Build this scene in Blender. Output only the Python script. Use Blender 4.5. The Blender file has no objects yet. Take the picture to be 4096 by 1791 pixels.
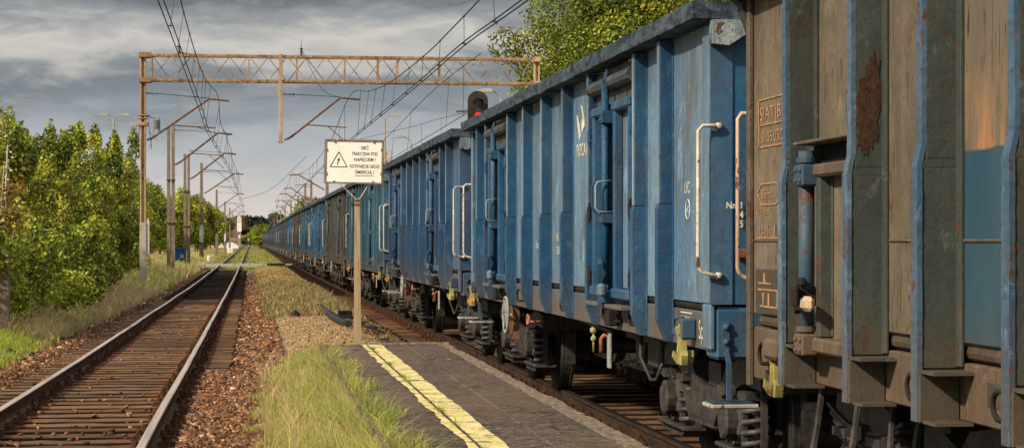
import bpy, math, random
import numpy as np
from mathutils import Matrix, Vector
random.seed(7); RNG = np.random.default_rng(11)
sc = bpy.context.scene
COL = sc.collection
TH = math.atan(.131); CT, ST = math.cos(TH), math.sin(TH)
H = 1.62

# ------------------------------------------------------------------ helpers
class MB:
    def __init__(s): s.v = []; s.f = []; s.m = []; s.cur = 0
    def add(s, vs, fs):
        b = len(s.v); s.v.extend(vs)
        for f in fs: s.f.append(tuple(i + b for i in f)); s.m.append(s.cur)
    def box(s, x0, x1, y0, y1, z0, z1):
        s.add([(x0,y0,z0),(x1,y0,z0),(x1,y1,z0),(x0,y1,z0),(x0,y0,z1),(x1,y0,z1),(x1,y1,z1),(x0,y1,z1)],
              [(0,3,2,1),(4,5,6,7),(0,1,5,4),(1,2,6,5),(2,3,7,6),(3,0,4,7)])
    def cbox(s, x0, x1, y0, y1, z0, z1, b=.006, edge=None):
        # chamfered box; edge = material index for faces towards -x
        import itertools
        vs = []; idx = {}
        for sx in (0,1):
            for sy in (0,1):
                for sz in (0,1):
                    X=(x0,x1)[sx]; Y=(y0,y1)[sy]; Z=(z0,z1)[sz]
                    ix=(b,-b)[sx]; iy=(b,-b)[sy]; iz=(b,-b)[sz]
                    idx[sx,sy,sz,0]=len(vs); vs.append((X,Y+iy,Z+iz))
                    idx[sx,sy,sz,1]=len(vs); vs.append((X+ix,Y,Z+iz))
                    idx[sx,sy,sz,2]=len(vs); vs.append((X+ix,Y+iy,Z))
        fs = []
        i = lambda a,b_,c,k: idx[a,b_,c,k]
        F0=[(i(0,0,0,0),i(0,0,1,0),i(0,1,1,0),i(0,1,0,0))]
        fs += [(i(1,0,0,0),i(1,1,0,0),i(1,1,1,0),i(1,0,1,0)),
               (i(0,0,0,1),i(1,0,0,1),i(1,0,1,1),i(0,0,1,1)),(i(0,1,0,1),i(0,1,1,1),i(1,1,1,1),i(1,1,0,1)),
               (i(0,0,0,2),i(0,1,0,2),i(1,1,0,2),i(1,0,0,2)),(i(0,0,1,2),i(1,0,1,2),i(1,1,1,2),i(0,1,1,2))]
        for a in (0,1):
            for c in (0,1):
                fs.append((i(a,c,0,0),i(a,c,1,0),i(a,c,1,1),i(a,c,0,1)))
                fs.append((i(a,0,c,0),i(a,1,c,0),i(a,1,c,2),i(a,0,c,2)))
                fs.append((i(0,a,c,1),i(1,a,c,1),i(1,a,c,2),i(0,a,c,2)))
        for a in (0,1):
            for c in (0,1):
                for d in (0,1): fs.append((i(a,c,d,0),i(a,c,d,1),i(a,c,d,2)))
        cu = s.cur
        if edge is not None: s.cur = edge
        s.add(vs, F0); b0 = len(s.v)-len(vs); s.cur = cu
        for f in fs: s.f.append(tuple(k+b0 for k in f)); s.m.append(cu)
    def prism(s, poly, axis, a0, a1):
        # poly = list of 2d points in the plane normal to axis ('x': (y,z), 'y': (x,z), 'z': (x,y))
        n = len(poly)
        def P(p, a): return {'x':(a,p[0],p[1]),'y':(p[0],a,p[1]),'z':(p[0],p[1],a)}[axis]
        vs = [P(p,a0) for p in poly] + [P(p,a1) for p in poly]
        fs = [tuple(range(n-1,-1,-1)), tuple(range(n,2*n))] + [(k,(k+1)%n,(k+1)%n+n,k+n) for k in range(n)]
        s.add(vs, fs)
    def tube(s, pts, r, n=8, cap=True, r1=None):
        pts = [Vector(p) for p in pts]; L = len(pts); rings = []
        up = None
        for k, p in enumerate(pts):
            t = (pts[min(k+1,L-1)] - pts[max(k-1,0)])
            if t.length < 1e-9: t = Vector((0,0,1))
            t.normalize()
            if up is None:
                up = Vector((0,0,1)) if abs(t.z) < .9 else Vector((0,1,0))
            a = t.cross(up)
            if a.length < 1e-4: a = t.cross(Vector((1,0,0)))
            a.normalize(); b = a.cross(t).normalized(); up = b
            rr = r if r1 is None else r + (r1-r)*k/max(L-1,1)
            rings.append([tuple(p + a*math.cos(2*math.pi*j/n)*rr + b*math.sin(2*math.pi*j/n)*rr) for j in range(n)])
        vs = [v for R in rings for v in R]; fs = []
        for k in range(L-1):
            for j in range(n):
                fs.append((k*n+j, k*n+(j+1)%n, (k+1)*n+(j+1)%n, (k+1)*n+j))
        if cap: fs += [tuple(range(n-1,-1,-1)), tuple((L-1)*n+j for j in range(n))]
        s.add(vs, fs)
    def cyl(s, p0, p1, r, n=12, r1=None): s.tube([p0,p1], r, n, True, r1)
    def bar(s, p0, p1, w, h=None):
        # rectangular bar between two points
        h = h or w; p0 = Vector(p0); p1 = Vector(p1); t = (p1-p0).normalized()
        up = Vector((0,0,1)) if abs(t.z) < .95 else Vector((0,1,0))
        a = t.cross(up).normalized()*w/2; b = a.cross(t).normalized()*h/2
        vs = [tuple(p+i*a+j*b) for p in (p0,p1) for i,j in ((-1,-1),(1,-1),(1,1),(-1,1))]
        s.add(vs, [(0,3,2,1),(4,5,6,7),(0,1,5,4),(1,2,6,5),(2,3,7,6),(3,0,4,7)])
    def lathe_x(s, prof, cx, cy, cz, n=32, sgn=1):
        # prof = [(x, r)...] revolved around the x axis
        vs = []; fs = []; L = len(prof)
        for (px, r) in prof:
            for j in range(n):
                a = 2*math.pi*j/n; vs.append((cx+sgn*px, cy+r*math.cos(a), cz+r*math.sin(a)))
        for k in range(L-1):
            for j in range(n): fs.append((k*n+j, k*n+(j+1)%n, (k+1)*n+(j+1)%n, (k+1)*n+j))
        fs += [tuple(range(n)), tuple((L-1)*n+j for j in range(n))]
        s.add(vs, fs)
    def torus(s, c, R, r, axis='x', n=24, m=6, a0=0, a1=2*math.pi):
        pts = []
        for k in range(n+1):
            a = a0+(a1-a0)*k/n; u, w = R*math.cos(a), R*math.sin(a)
            pts.append({'x':(c[0],c[1]+u,c[2]+w),'y':(c[0]+u,c[1],c[2]+w),'z':(c[0]+u,c[1]+w,c[2])}[axis])
        s.tube(pts, r, m)
    def ball(s, c, r, n=8, sz=1):
        vs=[]; fs=[]
        for i in range(1,n):
            th=math.pi*i/n
            for j in range(n*2):
                ph=math.pi*j/n; vs.append((c[0]+r*math.sin(th)*math.cos(ph),c[1]+r*math.sin(th)*math.sin(ph),c[2]+r*sz*math.cos(th)))
        m=2*n
        for i in range(n-2):
            for j in range(m): fs.append((i*m+j,(i+1)*m+j,(i+1)*m+(j+1)%m,i*m+(j+1)%m))
        fs.append(tuple(range(m))); fs.append(tuple((n-2)*m+j for j in range(m-1,-1,-1)))
        s.add(vs,fs)
    def build(s, name, mat, parent=None, smooth=False):
        me = bpy.data.meshes.new(name); me.from_pydata(s.v, [], s.f)
        mats = mat if isinstance(mat, (list,tuple)) else [mat]
        for m in mats: me.materials.append(m)
        if len(mats) > 1: me.polygons.foreach_set('material_index', s.m)
        if smooth: me.polygons.foreach_set('use_smooth', [True]*len(me.polygons))
        me.update()
        o = bpy.data.objects.new(name, me); COL.objects.link(o)
        if parent: o.parent = parent
        return o
def npmesh(name, V, F, mat, cols=None, parent=None, smooth=False, link=True):
    me = bpy.data.meshes.new(name); k = F.shape[1]
    me.vertices.add(len(V)); me.vertices.foreach_set('co', np.ascontiguousarray(V, dtype=np.float32).ravel())
    me.loops.add(F.size); me.loops.foreach_set('vertex_index', F.astype(np.int32).ravel())
    me.polygons.add(len(F)); me.polygons.foreach_set('loop_start', np.arange(0, F.size, k, dtype=np.int32))
    if smooth: me.polygons.foreach_set('use_smooth', np.ones(len(F), dtype=bool))
    me.update(calc_edges=True)
    if cols is not None:
        a = me.color_attributes.new(name='Col', type='FLOAT_COLOR', domain='POINT')
        c = np.ones((len(V),4), dtype=np.float32); c[:,:3] = cols; a.data.foreach_set('color', c.ravel())
    me.materials.append(mat)
    o = bpy.data.objects.new(name, me)
    if link: COL.objects.link(o)
    if parent: o.parent = parent
    return o
def tag(o, label=None, cat=None, group=None, kind=None):
    if label: o['label'] = label
    if cat: o['category'] = cat
    if group: o['group'] = group
    if kind: o['kind'] = kind
    return o
def empty(name, loc=(0,0,0), rz=0):
    o = bpy.data.objects.new(name, None); COL.objects.link(o); o.location = loc; o.rotation_euler = (0,0,rz)
    o.empty_display_size = .2
    return o
def copy_tree(o, parent=None, mm=None):
    c = o.copy(); COL.objects.link(c); c.parent = parent
    if mm and c.type == 'MESH':
        for sl in c.material_slots:
            if sl.material and sl.material.name in mm:
                m = mm[sl.material.name]; sl.link = 'OBJECT'; sl.material = m
    for ch in list(o.children): copy_tree(ch, c, mm)
    return c
def text(name, s_, size, loc, facing, mat, parent=None, sx=1.0, align='LEFT', bold=0.0, ls=1.0):
    cu = bpy.data.curves.new(name, 'FONT'); cu.body = s_; cu.size = size; cu.align_x = align; cu.offset = bold; cu.space_line = ls
    t = bpy.data.objects.new(name+'_c', cu); COL.objects.link(t)
    dg = bpy.context.evaluated_depsgraph_get(); dg.update()
    me = bpy.data.meshes.new_from_object(t.evaluated_get(dg)); bpy.data.objects.remove(t)
    X = {'left':Vector((0,-1,0)),'end':Vector((1,0,0))}[facing]; Yv = Vector((0,0,1)); Z = X.cross(Yv)
    M = Matrix((( X.x*sx,Yv.x,Z.x,loc[0]),(X.y*sx,Yv.y,Z.y,loc[1]),(X.z*sx,Yv.z,Z.z,loc[2]),(0,0,0,1)))
    me.transform(M); me.name = name
    me.materials.clear(); me.materials.append(mat)
    o = bpy.data.objects.new(name, me); COL.objects.link(o)
    if parent: o.parent = parent
    return o

# ------------------------------------------------------------------ materials
def newmat(name):
    m = bpy.data.materials.new(name); m.use_nodes = True
    nt = m.node_tree; b = nt.nodes['Principled BSDF']
    b.inputs['Specular IOR Level'].default_value = .3
    return m, nt, b
def N(nt, t, **kw):
    n = nt.nodes.new(t)
    for k, v in kw.items(): setattr(n, k, v)
    return n
def noise(nt, vec, scale, detail=4, rough=.55, vs=None, dist=0):
    if vs:
        mp = N(nt,'ShaderNodeMapping'); mp.inputs['Scale'].default_value = vs; nt.links.new(vec, mp.inputs[0]); vec = mp.outputs[0]
    n = N(nt,'ShaderNodeTexNoise'); n.inputs['Scale'].default_value = scale; n.inputs['Detail'].default_value = detail
    n.inputs['Roughness'].default_value = rough; n.inputs['Distortion'].default_value = dist
    nt.links.new(vec, n.inputs['Vector']); return n.outputs['Fac']
def ramp(nt, fac, lo, hi, a=0., b=1.):
    r = N(nt,'ShaderNodeMapRange'); r.inputs['From Min'].default_value = lo; r.inputs['From Max'].default_value = hi
    r.inputs['To Min'].default_value = a; r.inputs['To Max'].default_value = b; nt.links.new(fac, r.inputs['Value']); return r.outputs[0]
def mix(nt, fac, a, b, mode='MIX'):
    m = N(nt,'ShaderNodeMix', data_type='RGBA', blend_type=mode)
    for i, s in ((0,fac),(6,a),(7,b)):
        if isinstance(s, (int,float)): m.inputs[i].default_value = s
        elif isinstance(s, tuple): m.inputs[i].default_value = (*s,1) if len(s)==3 else s
        else: nt.links.new(s, m.inputs[i])
    return m.outputs[2]
def math_(nt, op, a, b=None):
    m = N(nt,'ShaderNodeMath', operation=op)
    for i, s in enumerate((a,b)):
        if s is None: continue
        if isinstance(s,(int,float)): m.inputs[i].default_value = s
        else: nt.links.new(s, m.inputs[i])
    return m.outputs[0]
def bump(nt, b, h, strength=.3, dist=.01):
    n = N(nt,'ShaderNodeBump'); n.inputs['Strength'].default_value = strength; n.inputs['Distance'].default_value = dist
    nt.links.new(h, n.inputs['Height']); nt.links.new(n.outputs[0], b.inputs['Normal'])
def coords(nt, rnd=True):
    tc = N(nt,'ShaderNodeTexCoord'); v = tc.outputs['Object']
    if rnd:
        oi = N(nt,'ShaderNodeObjectInfo'); va = N(nt,'ShaderNodeVectorMath', operation='SCALE'); 
        cx = N(nt,'ShaderNodeCombineXYZ')
        for i in range(3): nt.links.new(oi.outputs['Random'], cx.inputs[i])
        va.inputs['Scale'].default_value = 37.
        nt.links.new(cx.outputs[0], va.inputs[0])
        ad = N(nt,'ShaderNodeVectorMath', operation='ADD'); nt.links.new(v, ad.inputs[0]); nt.links.new(va.outputs[0], ad.inputs[1])
        return tc.outputs['Object'], ad.outputs[0]
    return v, v
def paint(name, base, light=None, rust=.5, grime=.5, dirt=(.10,.065,.04), lowdirt=.8, rough=.45, spec=.4, topdirt=.6, fade=.6, peel=.4, scratch=0., mott=.38):
    m, nt, b = newmat(name); v, vr = coords(nt)
    light = light or tuple(min(1,c*1.6+.03) for c in base)
    c = mix(nt, ramp(nt, noise(nt, vr, 1.3, 5, .6, (1,1,.35)), .38, .66), base, light)
    c = mix(nt, math_(nt,'MULTIPLY', ramp(nt, noise(nt, vr, 7., 5, .65, (1,1,.12)), .46, .64), fade*.6), c, tuple(x*.45 for x in base))
    # long vertical grime streaks
    st = ramp(nt, noise(nt, vr, 3.2, 6, .7, (1,1,.22), .4), .50, .64)
    c = mix(nt, math_(nt,'MULTIPLY', st, grime), c, dirt)
    mo = ramp(nt, noise(nt, vr, 14., 7, .75), .42, .62)
    c = mix(nt, math_(nt,'MULTIPLY', mo, mott), c, tuple(x*.55 for x in base))
    wn = ramp(nt, noise(nt, vr, 3.6, 8, .78, (1,1,.5), .5), .575, .60)
    c = mix(nt, math_(nt,'MULTIPLY', wn, .45), c, tuple(min(1,x*1.35+.03) for x in light))
    # rust chips
    rs = ramp(nt, noise(nt, vr, 9., 8, .72, (1,1,.5), .3), .635-.05*rust, .655-.05*rust)
    rs2 = ramp(nt, noise(nt, vr, 34., 4, .6), .665-.03*rust, .685-.03*rust)
    rr = math_(nt,'MINIMUM', math_(nt,'ADD', rs, rs2), 1.)
    rcol = mix(nt, noise(nt, vr, 25., 3), (.045,.018,.010), (.17,.062,.022))
    c = mix(nt, math_(nt,'MULTIPLY', rr, max(0,min(1,rust+.3))), c, rcol)
    if scratch:
        sx = ramp(nt, noise(nt, vr, 5., 4, .55, (1,6,.55), 1.6), .622, .65)
        c = mix(nt, math_(nt,'MULTIPLY', sx, scratch), c, (.05,.032,.02))
    sep = N(nt,'ShaderNodeSeparateXYZ'); nt.links.new(v, sep.inputs[0]); z = sep.outputs[2]
    nz = noise(nt, vr, 5., 5, .65, (1,1,.3))
    ld = math_(nt,'MULTIPLY', ramp(nt, z, 1.42, .98), ramp(nt, nz, .3, .7, .25, 1.25))
    c = mix(nt, math_(nt,'MULTIPLY', ld, lowdirt), c, (.11,.075,.048))
    td = math_(nt,'MULTIPLY', ramp(nt, z, 2.5, 2.98), ramp(nt, nz, .35, .7, .0, 1.2))
    c = mix(nt, math_(nt,'MULTIPLY', td, topdirt), c, (.025,.025,.025))
    nt.links.new(c, b.inputs['Base Color'])
    b.inputs['Specular IOR Level'].default_value = spec
    nt.links.new(ramp(nt, noise(nt, vr, 8., 4), .3,.7, rough, rough+.3), b.inputs['Roughness'])
    h = math_(nt,'ADD', math_(nt,'MULTIPLY', noise(nt, vr, 45., 5, .7), .5), math_(nt,'MULTIPLY', rr, -1.2))
    h = math_(nt,'ADD', h, math_(nt,'MULTIPLY', noise(nt, vr, 2.5, 2), 2.5))
    bump(nt, b, h, peel, .012); return m
def simple(name, c0, c1, scale=6., rough=.8, bmp=.3, dist=.01, vs=None, spec=.2, rnd=True, metal=0., detail=6):
    m, nt, b = newmat(name); v, vr = coords(nt, rnd)
    n = noise(nt, vr, scale, detail, .65, vs)
    nt.links.new(mix(nt, ramp(nt, n, .36, .64), c0, c1), b.inputs['Base Color'])
    b.inputs['Roughness'].default_value = rough; b.inputs['Specular IOR Level'].default_value = spec; b.inputs['Metallic'].default_value = metal
    if bmp: bump(nt, b, noise(nt, vr, scale*4, 5, .7, vs), bmp, dist)
    return m
def colattr(name, rough=.85, var=.35, scale=8., bmp=0., dist=.02, trans=0., spec=.15):
    m, nt, b = newmat(name); at = N(nt,'ShaderNodeAttribute', attribute_name='Col'); v, vr = coords(nt, False)
    c = at.outputs['Color']
    if var: c = mix(nt, 1., c, mix(nt, ramp(nt, noise(nt, vr, scale, 6, .7), .3, .7), (1-var,)*3, (1+var,)*3), 'MULTIPLY')
    nt.links.new(c, b.inputs['Base Color']); b.inputs['Roughness'].default_value = rough; b.inputs['Specular IOR Level'].default_value = spec
    if bmp: bump(nt, b, noise(nt, vr, scale*3, 6, .7), bmp, dist)
    if trans:
        tr = N(nt,'ShaderNodeBsdfTranslucent'); nt.links.new(c, tr.inputs['Color']); mx = N(nt,'ShaderNodeMixShader'); mx.inputs[0].default_value = trans
        nt.links.new(b.outputs[0], mx.inputs[1]); nt.links.new(tr.outputs[0], mx.inputs[2])
        nt.links.new(mx.outputs[0], nt.nodes['Material Output'].inputs['Surface'])
    return m
M = {}
M['w1_wall'] = paint('w1_wall', (.085,.175,.29), (.165,.275,.39), rust=.3, grime=.75, dirt=(.105,.095,.075), fade=.3, lowdirt=.35)
M['w1_rib']  = paint('w1_rib', (.007,.064,.150), (.018,.10,.21), rust=.22, grime=.35, fade=.4, lowdirt=.3, rough=.42, peel=.9)
M['w1_end']  = paint('w1_end', (.012,.085,.18), (.035,.14,.27), rust=.2, grime=.35, fade=.5, lowdirt=.3, rough=.35)
M['w1_sill'] = paint('w1_sill', (.07,.11,.15), (.12,.16,.20), rust=.5, grime=.8, dirt=(.12,.085,.055), lowdirt=.9, topdirt=0)
M['w0_wall'] = paint('w0_wall', (.130,.108,.078), (.195,.158,.112), rust=.45, grime=.5, dirt=(.095,.065,.042), fade=.5, lowdirt=.6, scratch=.95, rough=.6, spec=.2)
M['w0_rib']  = paint('w0_rib', (.045,.058,.055), (.075,.092,.082), rust=.6, grime=.3, fade=.4, lowdirt=.8, rough=.6, spec=.2, peel=.6)
M['w0_edge'] = paint('w0_edge', (.038,.085,.15), (.12,.19,.27), rust=.9, grime=.35, fade=.3, lowdirt=.7, rough=.4)
M['w0_sill'] = paint('w0_sill', (.11,.085,.065), (.16,.115,.085), rust=.5, grime=.6, fade=.5, lowdirt=.4, topdirt=0, rough=.7, spec=.15)
M['w0_patch']= paint('w0_patch', (.025,.10,.155), (.045,.135,.19), rust=.1, grime=.25, fade=.3, lowdirt=.6, rough=.6, spec=.2)
def wagon_paints(key, wall, rib):
    M[key+'_wall'] = paint(key+'_wall', wall, rust=.5, grime=.7, fade=.6, lowdirt=.7)
    M[key+'_rib'] = paint(key+'_rib', rib, rust=.25, grime=.4, fade=.5, lowdirt=.6)
wagon_paints('w2', (.028,.08,.155), (.008,.052,.125))
wagon_paints('teal', (.022,.085,.13), (.016,.075,.12))
wagon_paints('grey', (.050,.060,.056), (.040,.05,.048))
wagon_paints('blue', (.015,.085,.18), (.014,.078,.165))
wagon_paints('dark', (.045,.042,.036), (.035,.036,.034))
wagon_paints('navy', (.022,.05,.092), (.018,.044,.082))
# far-bay panel of the near wagon: blue repaint below, orange fading to brown above
def patch_mat():
    m, nt, b = newmat('w0_repaint'); v, vr = coords(nt)
    sep = N(nt,'ShaderNodeSeparateXYZ'); nt.links.new(v, sep.inputs[0]); z = sep.outputs[2]
    n = noise(nt, vr, 3., 4, .6, (1,3,.6)); zz = math_(nt,'ADD', z, math_(nt,'MULTIPLY', math_(nt,'SUBTRACT', noise(nt, vr, 3, 3), .5), .04))
    brown = mix(nt, ramp(nt, noise(nt, vr, 2., 5, .6, (1,1,.4)), .35,.65), (.115,.095,.068), (.18,.145,.10))
    sc_ = ramp(nt, noise(nt, vr, 5., 3, .5, (1,6,.55), 1.6), .622, .65)
    brown = mix(nt, sc_, brown, (.05,.03,.02))
    og = math_(nt,'MULTIPLY', ramp(nt, z, 2.30, 1.98), ramp(nt, n, .42, .60))
    c = mix(nt, math_(nt,'MULTIPLY', og, .75), brown, (.44,.20,.09))
    blue = mix(nt, ramp(nt, noise(nt, vr, 2., 5, .6, (1,1,.3)), .35,.65), (.016,.062,.105), (.045,.085,.105))
    c = mix(nt, ramp(nt, zz, 1.965, 1.955), c, blue)
    c = mix(nt, math_(nt,'MULTIPLY', ramp(nt, z, 1.4, 1.1), ramp(nt, noise(nt,vr,5.,5,.6,(1,1,.3)), .3,.7)), c, (.10,.07,.045))
    nt.links.new(c, b.inputs['Base Color']); b.inputs['Roughness'].default_value = .6
    bump(nt, b, noise(nt, vr, 20, 5), .25, .01); return m
M['w0_repaint'] = patch_mat()
M['rim'] = simple('rim', (.012,.018,.026), (.085,.125,.165), 14., .75, .9, .02, (1,.35,1.2))
M['rim_chip'] = paint('rim_chip', (.12,.20,.26), (.30,.33,.32), rust=1.6, grime=.9, dirt=(.12,.06,.03), topdirt=0, peel=1.)
M['frame_dark'] = simple('frame_dark', (.010,.009,.009), (.030,.025,.021), 7., .75, .6, .02)
M['bogie'] = simple('bogie', (.020,.019,.019), (.070,.062,.055), 9., .6, .6, .012, spec=.35)
M['spring'] = simple('spring', (.035,.033,.033), (.095,.088,.082), 12., .5, .4, spec=.4)
M['wheel'] = simple('wheel', (.018,.017,.017), (.045,.04,.036), 6., .55, .3, spec=.4)
M['tread'] = simple('tread', (.10,.095,.09), (.20,.19,.18), 12., .3, .1, metal=.8)
M['dirty_tan'] = simple('dirty_tan', (.10,.075,.055), (.20,.155,.12), 10., .8, .5)
M['blackgap'] = simple('blackgap', (.006,.006,.006), (.012,.011,.01), 8., .9, 0)
M['handrail'] = paint('handrail', (.50,.43,.33), (.66,.60,.50), rust=1.1, grime=.8, dirt=(.28,.12,.05), lowdirt=0, topdirt=0, fade=.1)
M['handrail_rusty'] = paint('handrail_rusty', (.42,.27,.17), (.60,.45,.33), rust=1.3, grime=.9, dirt=(.18,.07,.03), lowdirt=0, topdirt=0)
M['yellow_hook'] = paint('yellow_hook', (.33,.29,.08), (.50,.47,.20), rust=.9, grime=1., dirt=(.09,.08,.05), lowdirt=0, topdirt=0)
M['orange_hook'] = paint('orange_hook', (.42,.24,.07), (.50,.34,.12), rust=.9, grime=.9, lowdirt=0, topdirt=0)
M['red_paint'] = paint('red_paint', (.30,.06,.03), (.40,.10,.045), rust=.8, grime=.8, lowdirt=0, topdirt=0)
M['pinkred'] = simple('pinkred', (.30,.10,.07), (.45,.20,.14), 12., .6, .2)
M['wheelwhite'] = simple('wheelwhite', (.20,.22,.22), (.36,.38,.36), 12., .6, .3)
M['white_mark'] = simple('white_mark', (.42,.44,.42), (.72,.72,.66), 30., .7, 0)
M['cream_mark'] = simple('cream_mark', (.45,.43,.34), (.80,.76,.60), 16., .7, 0)
M['orange_mark'] = simple('orange_mark', (.24,.14,.075), (.50,.27,.13), 25., .7, 0)
M['darkplate'] = simple('darkplate', (.05,.045,.038), (.075,.065,.052), 10., .7, .1)
M['rustpatch'] = simple('rustpatch', (.030,.018,.013), (.085,.042,.026), 26., .9, .8, .01)
M['rustplate'] = simple('rustplate', (.13,.06,.035), (.22,.12,.08), 10., .8, .4)
M['stepwhite'] = paint('stepwhite', (.36,.34,.27), (.55,.52,.42), rust=1., grime=.8, lowdirt=0, topdirt=0)
M['stepblue'] = simple('stepblue', (.01,.025,.05), (.06,.10,.14), 14., .5, .9, .02, (1,.3,1))
M['rustpole'] = paint('rustpole', (.46,.31,.18), (.60,.45,.31), rust=.7, grime=.45, dirt=(.20,.085,.035), lowdirt=0, topdirt=0, rough=.8, spec=.1)
M['rusttruss'] = paint('rusttruss', (.32,.19,.09), (.52,.36,.21), rust=.8, grime=.55, dirt=(.09,.032,.014), lowdirt=0, topdirt=0, rough=.85, spec=.1)
M['rustpale'] = paint('rustpale', (.55,.36,.20), (.66,.50,.33), rust=.9, grime=.7, dirt=(.35,.13,.05), lowdirt=0, topdirt=0, rough=.8, spec=.1)
M['mastpole'] = simple('mastpole', (.15,.115,.085), (.27,.215,.165), 5., .9, .4, .02, (3,3,.5))
M['rusttube'] = simple('rusttube', (.10,.05,.032), (.20,.11,.07), 6., .8, .3)
M['wire'] = simple('wire', (.012,.012,.014), (.025,.023,.022), 3., .6, 0)
M['dropper'] = simple('dropper', (.04,.055,.05), (.07,.09,.08), 3., .6, 0)
M['insul'] = simple('insul', (.05,.02,.018), (.10,.04,.03), 8., .3, 0, spec=.5)
M['insul_grey'] = simple('insul_grey', (.10,.10,.10), (.2,.2,.2), 8., .3, 0, spec=.5)
M['signwhite'] = paint('signwhite', (.76,.72,.66), (.82,.79,.74), rust=-.55, grime=.10, dirt=(.62,.42,.25), lowdirt=0, topdirt=0, fade=.0, peel=.05, mott=.03)
M['signframe'] = paint('signframe', (.20,.17,.14), (.30,.25,.20), rust=.9, grime=.8, lowdirt=0, topdirt=0)
M['signblack'] = simple('signblack', (.03,.035,.04), (.07,.075,.085), 40., .7, 0)
M['postconc'] = simple('postconc', (.34,.24,.145), (.50,.38,.25), 7., .85, .5, .01, (3,3,.35))
M['bracket'] = paint('bracket', (.55,.45,.36), (.65,.56,.46), rust=1., grime=.6, lowdirt=0, topdirt=0)
M['lampmetal'] = simple('lampmetal', (.30,.27,.23), (.42,.38,.33), 4., .6, .1)
M['lampwhite'] = simple('lampwhite', (.36,.35,.31), (.50,.48,.43), 4., .4, 0)
M['signalblack'] = simple('signalblack', (.028,.022,.020), (.05,.042,.038), 5., .7, .1)
M['lens_dark'] = simple('lens_dark', (.02,.02,.02), (.03,.03,.03), 5., .15, 0, spec=.6)
m_, nt_, b_ = newmat('lens_red'); b_.inputs['Base Color'].default_value = (.6,.01,.01,1); b_.inputs['Emission Color'].default_value = (1,.03,.02,1); b_.inputs['Emission Strength'].default_value = 1.2; M['lens_red'] = m_
M['plate'] = simple('plate', (.55,.60,.68), (.70,.73,.76), 6., .6, 0)
M['plateyellow'] = simple('plateyellow', (.6,.42,.05), (.7,.5,.1), 6., .6, 0)
M['bluebox'] = simple('bluebox', (.008,.07,.19), (.015,.10,.25), 5., .5, .1)
M['pipeblack'] = simple('pipeblack', (.012,.012,.014), (.035,.034,.034), 8., .6, .4)
M['bark'] = simple('bark', (.07,.045,.028), (.14,.095,.06), 9., .95, .7, .03)
M['birch'] = simple('birch', (.42,.37,.30), (.62,.55,.46), 6., .8, .3, .02, (1,1,4))
M['housewhite'] = simple('housewhite', (.62,.58,.52), (.75,.71,.65), 2., .8, 0)
M['roofred'] = simple('roofred', (.19,.10,.07), (.24,.13,.09), 3., .8, 0)
M['whitepaint'] = simple('whitepaint', (.72,.72,.70), (.82,.82,.80), 2., .6, 0)
M['rockdark'] = simple('rockdark', (.02,.015,.012), (.06,.045,.035), 9., .9, .6, .02)
# rails
M['steel'] = simple('steel', (.42,.30,.21), (.72,.60,.48), 3., .32, .06, .003, (6,.15,6), .5, False, .45)
M['steel_used'] = simple('steel_used', (.02,.018,.017), (.07,.058,.05), 3., .4, .1, .003, (6,.15,6), .5, False, .5)
M['rail_rust'] = simple('rail_rust', (.045,.020,.010), (.12,.055,.026), 6., .85, .5, .01, (2,.5,2), .15, False)
M['rail_dark'] = simple('rail_dark', (.022,.014,.010), (.065,.038,.025), 6., .8, .5, .01, (2,.5,2), .15, False)
M['clamp'] = simple('clamp', (.030,.016,.010), (.12,.048,.020), 14., .85, .5, .01)
def sleeper_mat():
    m, nt, b = newmat('sleeper'); v, vr = coords(nt)
    n1 = noise(nt, vr, 3., 7, .7, (.6,9,9), .3); n2 = noise(nt, vr, 1.6, 3)
    c = mix(nt, ramp(nt, n1, .35, .68), (.085,.046,.026), (.33,.195,.11))
    c = mix(nt, ramp(nt, noise(nt, vr, 9., 6, .7, (.5,16,16)), .55, .75), c, (.012,.008,.006))
    c = mix(nt, ramp(nt, n2, .45, .75, 0, .45), c, (.17,.115,.075))
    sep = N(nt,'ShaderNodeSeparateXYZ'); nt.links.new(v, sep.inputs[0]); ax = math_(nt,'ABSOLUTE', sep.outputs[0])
    d = math_(nt,'ABSOLUTE', math_(nt,'SUBTRACT', ax, .75))
    rr = math_(nt,'MULTIPLY', ramp(nt, d, .36, .08), ramp(nt, noise(nt, vr, 6., 5), .3, .65, .2, 1.1))
    c = mix(nt, math_(nt,'MULTIPLY', rr, .85), c, (.24,.075,.022))
    c = mix(nt, ramp(nt, sep.outputs[2], -.001, -.012, 0, .88), c, (.008,.005,.004))  # sides blackened below the top: shade and caked dirt put into the colour
    oi = N(nt,'ShaderNodeObjectInfo'); rv = ramp(nt, oi.outputs['Random'], 0, 1, .55, 1.25); cv = N(nt,'ShaderNodeCombineXYZ')
    for i in range(3): nt.links.new(rv, cv.inputs[i])
    c = mix(nt, 1., c, cv.outputs[0], 'MULTIPLY')
    nt.links.new(c, b.inputs['Base Color']); b.inputs['Roughness'].default_value = .9; b.inputs['Specular IOR Level'].default_value = .1
    bump(nt, b, n1, .9, .035); return m
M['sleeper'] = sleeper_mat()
M['ground'] = colattr('ground', .95, .55, 9., .9, .05)
M['stone'] = colattr('stone', .9, .3, 30., .3, .01)
M['grass'] = colattr('grass', .75, .1, 3., 0, trans=.45, spec=.10)
M['leaf'] = colattr('leaf', .6, .12, 1.5, 0, trans=.26, spec=.16)
M['farleaf'] = colattr('farleaf', .9, .2, .3, 0, trans=0, spec=.0)
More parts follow.
